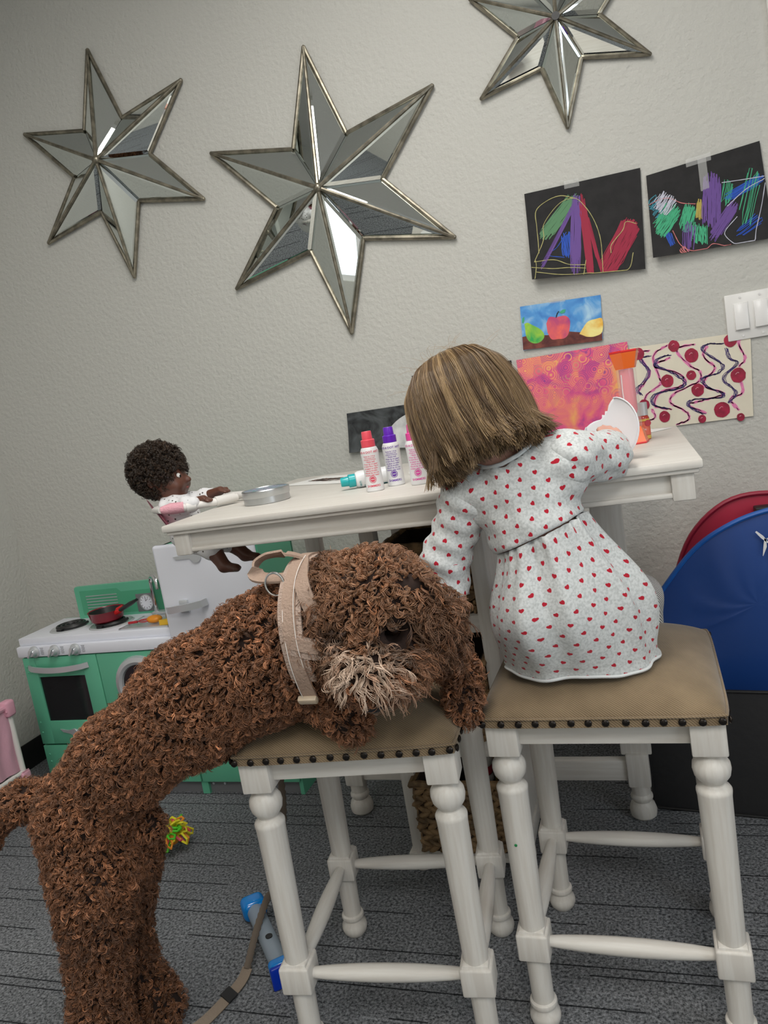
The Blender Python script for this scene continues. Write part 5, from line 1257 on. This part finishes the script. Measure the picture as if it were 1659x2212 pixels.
def cyl_uv(c0, c1, ref, rad):
    c0, c1 = np.array(c0, float), np.array(c1, float); a = (c1-c0)/np.linalg.norm(c1-c0); e = np.array(ref, float); e -= a*(e @ a); e /= np.linalg.norm(e); g = np.cross(a, e)
    return lambda V: np.stack([np.arctan2((V-c0) @ g, (V-c0) @ e)*rad, (V-c0) @ a], -1)
BU = N3(-.20, .02, .97); SEAM = np.array((.372, -.718, .842)); SN = N3(-.34, .06, .92)
def bodice_sdf(P):
    d = chain(P, [((.384, -.718, .78), .064), ((.366, -.716, .85), .066), ((.352, -.712, .90), .060)], .03)
    d = smin(d, rcone(P, (.275, -.714, .914), (.420, -.716, .944), .044, .044), .035)
    d = smin(d, rcone(P, (.348, -.712, .93), (.338, -.706, .955), .048, .040), .02)
    d = d-.004+.0022*np.sin(P[..., 0]*70+P[..., 2]*110)*np.sin(P[..., 2]*45-P[..., 0]*60)
    neck = rcone(P, (.338, -.708, .950), tuple(np.array((.338, -.708, .950))+np.array(BU)*.09), .052, .066)
    d = np.maximum(d, -neck); d = np.maximum(d, -((P-SEAM.astype(np.float32)) @ SN.astype(np.float32)))
    return d
dress = bpy.data.objects.new('dress', None); COL.objects.link(dress); dress.parent = girl; dress.empty_display_size = .05
dress['label'] = 'white heathered dress printed with small red hearts'
V_, F_ = surface_nets(bodice_sdf, (.20, -.82, .76), (.50, -.61, 1.03), .004)
bo_ = np_mesh('bodice', V_, F_, HM, dress, off=girl.location); set_uv(bo_, cyl_uv(SEAM-SN*.1, SEAM+SN*.1, (0, -1, 0), .078))
# ribbed neckband
nb = []
for k in range(40):
    g = 2*math.pi*k/40; e1 = N3(*np.cross(BU, (0, 1, 0))); e2 = np.cross(BU, e1)
    c = np.array((.338, -.708, .950)); best = None
    for t in np.linspace(-.03, .05, 60):
        p = c+BU*t+(e1*math.cos(g)+e2*math.sin(g))*(.052+.014*max(0, t)/.09)
        s = abs(float(chain(p[None].astype(np.float32), [((.366, -.716, .85), .066), ((.352, -.712, .90), .060)], .03)[0])-.004) if False else None
        q_ = p[None].astype(np.float32)
        s = float(smin(smin(chain(q_, [((.384, -.718, .78), .064), ((.366, -.716, .85), .066), ((.352, -.712, .90), .060)], .03), rcone(q_, (.275, -.714, .914), (.420, -.716, .944), .044, .044), .035), rcone(q_, (.348, -.712, .93), (.338, -.706, .955), .048, .040), .02)[0])-.004
        if best is None or abs(s) < best[0]: best = (abs(s), p)
    nb.append(tuple(best[1]))
MB().tube(nb, .0035, 8, closed=True).build('neckband', mat('heather_jersey', (.68, .70, .70), .85), dress, off=girl.location)
for nm_, A_, wr in (('sleeve', ARM_R, .8), ('sleeve', ARM_L, .8)):
    pts = [np.array(p) for p, _ in A_]; endp = pts[1]+(pts[2]-pts[1])*wr; d3 = (pts[2]-pts[1])/np.linalg.norm(pts[2]-pts[1])
    ch = [(tuple(pts[0]+(np.array((.35, -.715, .91))-pts[0])*.15), .041), (tuple(pts[0]), .041), (tuple(pts[1]), .0365), (tuple(endp+d3*.03), .027)]
    def slv(P, ch=ch, endp=endp, d3=d3):
        d = chain(P, ch, .02)+.0024*np.sin(P[..., 2]*160+P[..., 0]*90)*np.sin(P[..., 1]*90+.6)
        return np.maximum(d, (P-endp.astype(np.float32)) @ d3.astype(np.float32))
    lo = np.min([np.array(c) for c, _ in ch], 0)-.06; hi = np.max([np.array(c) for c, _ in ch], 0)+.06
    V_, F_ = surface_nets(slv, lo, hi, .0038); o = np_mesh(nm_, V_, F_, HM, dress, off=girl.location)
    # arm-length coordinate follows the bend
    def suv(V, pts=pts):
        a0 = (pts[1]-pts[0]); L0 = np.linalg.norm(a0); a0 = a0/L0; a1 = (pts[2]-pts[1]); a1 = a1/np.linalg.norm(a1)
        w = np.clip(((V-pts[1]) @ a1)/.02, 0, 1)[:, None]; ref = np.array((0, -1, .3))
        def uvp(c, a, o_):
            e = ref-a*(ref @ a); e /= np.linalg.norm(e); g = np.cross(a, e); return np.stack([np.arctan2((V-c) @ g, (V-c) @ e)*.038, (V-c) @ a+o_], -1)
        return np.where(w > .5, uvp(pts[1], a1, L0), uvp(pts[0], a0, 0.))
    set_uv(o, suv)
# gathered skirt spreading over the seat
NT, NS = 144, 34; V = []; UVs = []
top_c = SEAM-SN*.002; bot_c = np.array((.402, -.684, .617)); e1 = N3(.94, 0, .34); e2 = np.cross(SN, e1)
for j in range(NS+1):
    s = j/NS
    for i in range(NT):
        g = 2*math.pi*i/NT
        tr = top_c+e1*math.cos(g)*.0720+e2*math.sin(g)*.0700
        rx, ry = .122, .082
        fold = .5*math.sin(g*9+.7)+.35*math.sin(g*14+2.1+s*1.5)+.3*math.sin(g*5+.3)
        gath = math.sin(g*31)*.5+math.sin(g*23+1)*.5
        br = bot_c+np.array((math.cos(g)*(rx+.004*fold), math.sin(g)*(ry+.004*fold), 0.))
        f = s**.85; p = tr*(1-f)+br*f
        rad_ = np.array((math.cos(g), math.sin(g), 0.)); bul = .020*math.sin(math.pi*min(1, s*1.05))+.018*math.sin(math.pi*s)**2*(s > .0)
        p = p+rad_*(bul*(.7+.3*math.sin(g*3+1)) + 0.0085*fold*math.sin(math.pi*min(1, s+.15))**.7 + .0035*gath*math.exp(-s*5))
        # cloth crumples where it meets the seat
        zc = pad_z(min(.18, max(-.18, p[0]-.4293)), min(.18, max(-.18, p[1]+.6086)))+.004
        if s > .8: p[2] += .003*math.sin(g*5+s*9)*(s-.8)/.2
        if p[2] < zc: p[2] = zc
        V.append(p); UVs.append((g*.105-.25*0, -s*.245))
F = [(j*NT+i, j*NT+(i+1) % NT, (j+1)*NT+(i+1) % NT, (j+1)*NT+i) for j in range(NS) for i in range(NT)]
skirt = np_mesh('skirt', np.array(V), np.array(F)[:, ::-1], HM, dress, off=girl.location)
UVs = np.array(UVs); me = skirt.data; li = np.empty(len(me.loops), np.int32); me.loops.foreach_get('vertex_index', li)
l = me.uv_layers.new(name='UVMap'); uvl = UVs[li].reshape(-1, 4, 2); wrapm = (uvl[..., 0].max(1)-uvl[..., 0].min(1)) > .3
uvl[wrapm, :, 0] = np.where(uvl[wrapm, :, 0] < .3, uvl[wrapm, :, 0]+2*math.pi*.105, uvl[wrapm, :, 0]); l.data.foreach_set('uv', uvl.astype(np.float32).ravel())
so = skirt.modifiers.new('thickness', 'SOLIDIFY'); so.thickness = .002
hem = [tuple(v+np.array((0, 0, .001))) for v in V[-NT:]]
MB().tube(hem, .0026, 6, closed=True).build('hem', mat('heather_jersey', (.68, .70, .70), .85), dress, off=girl.location)

# hair: bob
PROF = np.array([(0, .106), (.030, .103), (.058, .088), (.079, .056), (.090, .018), (.0945, -.022), (.0945, -.058), (.088, -.088), (.078, -.104)])
PROF *= .93
sl_ = np.concatenate([[0], np.cumsum(np.linalg.norm(np.diff(PROF, axis=0), axis=1))]); sl_ /= sl_[-1]
def prof(t): return np.interp(t, sl_, PROF[:, 0]), np.interp(t, sl_, PROF[:, 1])
def hair_pts(phi, t, dr, du=0., tend=1.):
    rho, u = prof(t*tend); rho = np.maximum(0, rho+dr*np.minimum(1, t*3))
    r = rho*np.sin(phi); f = -rho*np.cos(phi)          # phi 0 = back of the head
    side = 1-.06*np.abs(np.sin(phi)); front = np.where(np.abs(phi) > 1.9, .92, 1.)
    return GH+(r*side)[..., None]*GR+(u+du)[..., None]*GU+(f*front-.006)[..., None]*GF
HAIRM = mat('hair_undercoat', (.15, .095, .045), .6)
nph, ntt = 64, 26; V = []
for j in range(ntt+1):
    for i in range(nph+1):
        phi = -2.35+4.7*i/nph; V.append(hair_pts(np.array(phi), np.array(j/ntt), np.array(-.007))) 
V = np.array(V); F = [(j*(nph+1)+i, j*(nph+1)+i+1, (j+1)*(nph+1)+i+1, (j+1)*(nph+1)+i) for j in range(ntt) for i in range(nph)]
hair_o = np_mesh('hair', V, np.array(F), HAIRM, girl, off=girl.location); hair_o['label'] = 'dark blond chin-length bobbed hair'
so = hair_o.modifiers.new('thickness', 'SOLIDIFY'); so.thickness = .006; so.offset = 0
nlock = 330; per = 34; K = 18; t = np.linspace(.02, 1, K)
lp = rng.uniform(-2.45, 2.45, nlock); lw = rng.normal(0, .05, nlock); lr = rng.normal(0, .0042, nlock); le = rng.uniform(-.035, .012, nlock); lph = rng.random(nlock)*6.28; lam = rng.uniform(.01, .11, nlock)
flick = rng.normal(-.004, .011, nlock)+np.where((lp > .3) & (lp < 1.6), .016, 0)
L_ = np.repeat(np.arange(nlock), per); nS = len(L_)
phi = lp[L_][:, None]+rng.normal(0, .035, nS)[:, None]*np.sqrt(t)[None]+lam[L_][:, None]*np.sin(lph[L_][:, None]+t[None]*6.5)*t[None]+lw[L_][:, None]*t[None]**2
dr = lr[L_][:, None]+rng.normal(0, .0018, nS)[:, None]+(flick[L_]+rng.normal(0, .004, nS))[:, None]*np.clip((t-.80)/.2, 0, 1)[None]**1.5+.003
te = 1+(le[L_]+rng.normal(0, .006, nS))*2.2
hp_ = hair_pts(phi, np.broadcast_to(t, (nS, K))*te[:, None], dr)
hp_ += GU*np.minimum(0, 1-te)[:, None, None]*-.0
extra = np.clip(t[None]*te[:, None]-1, 0, 1)*.22; hp_ -= extra[..., None]*GU
toneL = rng.random(nlock); c_d, c_m, c_l = np.array((.085, .048, .022)), np.array((.19, .118, .056)), np.array((.38, .255, .130))
tone = np.clip(toneL[L_]**1.25+rng.normal(0, .14, nS), 0, 1)[:, None]
tc_ = np.where(tone < .5, c_d+(c_m-c_d)*tone*2, c_m+(c_l-c_m)*(tone-.5)*2)
hair_object('hair_strands', hp_, .00055*np.linspace(1, .5, K), tc_, hair_material('child_hair', .36, .5), girl, off=girl.location)
# fly-away hairs at the crown
nf = 60; ph = rng.uniform(-3, 3, nf); tt_ = np.linspace(0, 1, 10); base_ = hair_pts(rng.uniform(-2, 2, nf), rng.uniform(.1, .35, nf), np.full(nf, .0))
dirv = GU[None]*rng.uniform(.4, .8, (nf, 1))+GR[None]*rng.normal(-.2, .6, (nf, 1))+GF[None]*rng.normal(0, .4, (nf, 1))
fl = base_[:, None]+dirv[:, None]*(tt_*.028)[None, :, None]*np.sin(1.9*tt_)[None, :, None]+GR[None, None]*(.02*tt_**2)[None, :, None]*rng.normal(0, 1, (nf, 1, 1))
hair_object('flyaway_hair', fl, np.full(10, .00016), np.tile(c_l, (nf, 1)), MATS.get('x') or bpy.data.materials['child_hair'], girl, off=girl.location)

# torn paper plate in the girl's hand
pp_ = thing('paper_plate', 'torn round white paper plate held up by the child', 'plate', (.489, -.517, .968))
PN = N3(-.55, -.82, .14); pe1 = N3(*np.cross((0, 0, 1), PN)); pe2 = np.cross(PN, pe1); V = []; F = []; nA = 48
for j in range(9):
    for i in range(nA):
        g = 2*math.pi*i/nA; gd = math.degrees(g) % 360
        rim = .055*(1-(.38+.10*random.random())*math.exp(-((gd-52)/36)**4))
        r_ = rim*j/8; dep = -.004*(1-min(1, (r_/.055)**4))
        V.append(pe1*r_*math.cos(g)*-1+pe2*r_*math.sin(g)+PN*dep)
for j in range(8):
    for i in range(nA): F.append((j*nA+i, j*nA+(i+1) % nA, (j+1)*nA+(i+1) % nA, (j+1)*nA+i))
po = np_mesh('plate', np.array(V), np.array(F), mat('plate_white', (.80, .82, .86), .45), pp_); so = po.modifiers.new('thickness', 'SOLIDIFY'); so.thickness = .0012
MB().tube([tuple(V[8*nA+k_ % nA]+PN*.0008) for k_ in range(13, nA+2)], .0012, 6).build('rim', mat('plate_white', (.80, .82, .86)), pp_)

# ------------------------------------------------------------------ the doll
doll = thing('doll', 'dark-skinned baby doll with curly brown hair in a white speckled romper', 'doll', (-.45, -.42, .84))
DS = mat('doll_vinyl', (.115, .045, .028), .38)
DH = np.array((-.485, -.424, 1.000)); DRr, DUu, DFf = ortho((.97, .16, -.10), (-.12, 0, 1))
def dh(r, u, f): return tuple(DH+DRr*r+DUu*u+DFf*f)
def doll_sdf(P):
    h = ellip(P, DH, (.050, .050, .052)); h = smin(h, ellip(P, dh(0, -.022, .022), (.036, .036, .030)), .02)
    h = smin(h, rcone(P, dh(0, -.006, .055), dh(0, -.012, .062), .005, .0065), .008)
    for s in (-1, 1):
        h = smin(h, ellip(P, dh(s*.020, -.022, .040), (.016, .016, .015)), .01); h = smin(h, ellip(P, dh(s*.050, -.012, -.004), (.006, .010, .012)), .005)
    h = smin(h, rcone(P, dh(-.007, -.030, .052), dh(.007, -.030, .052), .0055, .0055), .005)
    d = smin(h, rcone(P, (-.475, -.425, .955), (-.468, -.425, .94), .018, .022), .012)
    d = smin(d, chain(P, [((-.462, -.425, .925), .034), ((-.445, -.425, .875), .038)], .02), .02)
    for sy, hd in ((-1, ((-.405, -.470, .930), (-.372, -.455, .936))), (1, ((-.41, -.385, .935), (-.362, -.395, .945)))):
        d = smin(d, chain(P, [((-.462, -.425+sy*.034, .930), .017), (hd[0], .013), (hd[1], .010)], .01), .012)
        w = np.array(hd[1])
        for k in range(4): d = smin(d, rcone(P, w+np.array((.004, (k-1.5)*.0055, 0)), w+np.array((.020-.002*abs(k-1.5), (k-1.5)*.006, -.004)), .0042, .0034), .003)
        d = smin(d, rcone(P, w+np.array((.0, -sy*-.008, .003)), w+np.array((.010, sy*.012, .002)), .004, .0035), .003)
    for sy, kn, ft_ in ((-1, (-.375, -.455, .825), (-.350, -.462, .788)), (1, (-.365, -.395, .826), (-.332, -.395, .795))):
        d = smin(d, chain(P, [((-.445, -.425+sy*.018, .862), .026), (kn, .019), (ft_, .014)], .01), .015)
        f0 = np.array(ft_); d = smin(d, rcone(P, f0+np.array((.0, 0, -.004)), f0+np.array((.032, -.004, -.008)), .012, .009), .008)
        for k in range(5): d = smin(d, rcone(P, f0+np.array((.032, (k-2)*.0042-.004, -.009)), f0+np.array((.040-.001*k, (k-2)*.0046-.004, -.009)), .0036, .003), .003)
    return d
V_, F_ = surface_nets(doll_sdf, (-.56, -.52, .765), (-.28, -.34, 1.07), .0024)
np_mesh('body', V_, F_, DS, doll, off=doll.location)
for s in (-1, 1):
    e = MB().sphere(dh(s*.019, -.002, .0455), .0075, (1, 1, 1), 12, 10).build('eye', mat('eye_white', (.8, .8, .78)), doll, off=doll.location)
    MB().sphere(dh(s*.019, -.002, .0500), .0042, (1, 1, 1), 10, 8).build('iris', mat('dark_iris', (.01, .006, .004), .1), e, off=doll.location)
MB().tube([dh(-.010, -.031, .054), dh(-.003, -.029, .0585), dh(.003, -.029, .0585), dh(.010, -.031, .054)], [.001, .003, .003, .001], 8).build('lips', mat('doll_lips', (.22, .06, .05), .4), doll, off=doll.location)
def romper_sdf(P):
    d = chain(P, [((-.464, -.425, .932), .036), ((-.445, -.425, .875), .042)], .02)
    for sy, a in ((-1, (-.405, -.470, .930)), (1, (-.41, -.385, .935))): d = smin(d, chain(P, [((-.462, -.425+sy*.034, .930), .021), (a, .0175), (tuple(np.array(a)+np.array((.016, -sy*-.004, .002))), .0165)], .01), .012)
    for sy, kn in ((-1, (-.375, -.455, .825)), (1, (-.365, -.395, .826))): d = smin(d, rcone(P, (-.445, -.425+sy*.018, .862), kn, .032, .0245), .012)
    d = d+.0012*np.sin(P[..., 0]*190+P[..., 2]*120)
    cut = rcone(P, (-.472, -.425, .955), (-.475, -.425, .99), .026, .034)
    return np.maximum(d, -cut)
V_, F_ = surface_nets(romper_sdf, (-.53, -.53, .77), (-.33, -.33, .99), .0034)
rm = bpy.data.materials.new('speckled_cotton'); rm.use_nodes = True; nt = rm.node_tree; tcn = nd(nt, 'ShaderNodeTexCoord'); vo = nd(nt, 'ShaderNodeTexVoronoi'); vo.inputs['Scale'].default_value = 85; nt.links.new(tcn.outputs['Object'], vo.inputs['Vector'])
ra_ = nd(nt, 'ShaderNodeValToRGB'); nt.links.new(vo.outputs['Distance'], ra_.inputs[0]); ra_.color_ramp.elements[0].position = .16; ra_.color_ramp.elements[1].position = .20; ra_.color_ramp.elements[0].color = (.08, .07, .06, 1); ra_.color_ramp.elements[1].color = (.74, .74, .75, 1)
nt.links.new(ra_.outputs[0], nt.nodes['Principled BSDF'].inputs['Base Color']); nt.nodes['Principled BSDF'].inputs['Roughness'].default_value = .85
np_mesh('romper', V_, F_, rm, doll, off=doll.location)
def dhair_sdf(P):
    d = ellip(P, dh(0, .012, -.010), (.056, .056, .054))
    face = ellip(P, dh(0, -.03, .055), (.040, .046, .046)); return np.maximum(d, -face)
V_, F_ = surface_nets(dhair_sdf, DH-.085, DH+.085, .004)
dho = np_mesh('hair', V_, F_, mat('doll_hair_base', (.012, .008, .005), .8), doll, off=doll.location)
rr_ = sample_surface(V_, F_, 42000); nn_ = grad(dhair_sdf, rr_); ok = (np.linalg.norm(rr_-np.array(dh(0, -.03, .055)), axis=1) > .046)
rr_, nn_ = rr_[ok], nn_[ok]; n_ = len(rr_); cb_ = rng.normal(0, .5, (n_, 3)); cb_ -= nn_*(cb_*nn_).sum(1, keepdims=True)
cu = curly(rr_, nn_, np.full(n_, .016), cb_, np.full(n_, .0042), np.full(n_, 2.2), 5, k=14, jit=.0006, lift=.6)
tt2 = np.tile(np.array((.032, .019, .011)), (n_, 1))*rng.lognormal(0, .4, (n_, 1))
hair_object('hair_curls', cu, .00035*np.ones(14), np.concatenate([tt2]*5), hair_material('doll_hair', .35, .5), doll, off=doll.location)

# fleck of green paint on the stool leg
fl_ = MB().sphere((-.1545, -.172, .345), .0026, (1, .4, 1), 10, 6).build('paint_fleck', mat('green_fleck', (.01, .22, .06), .4), stR)
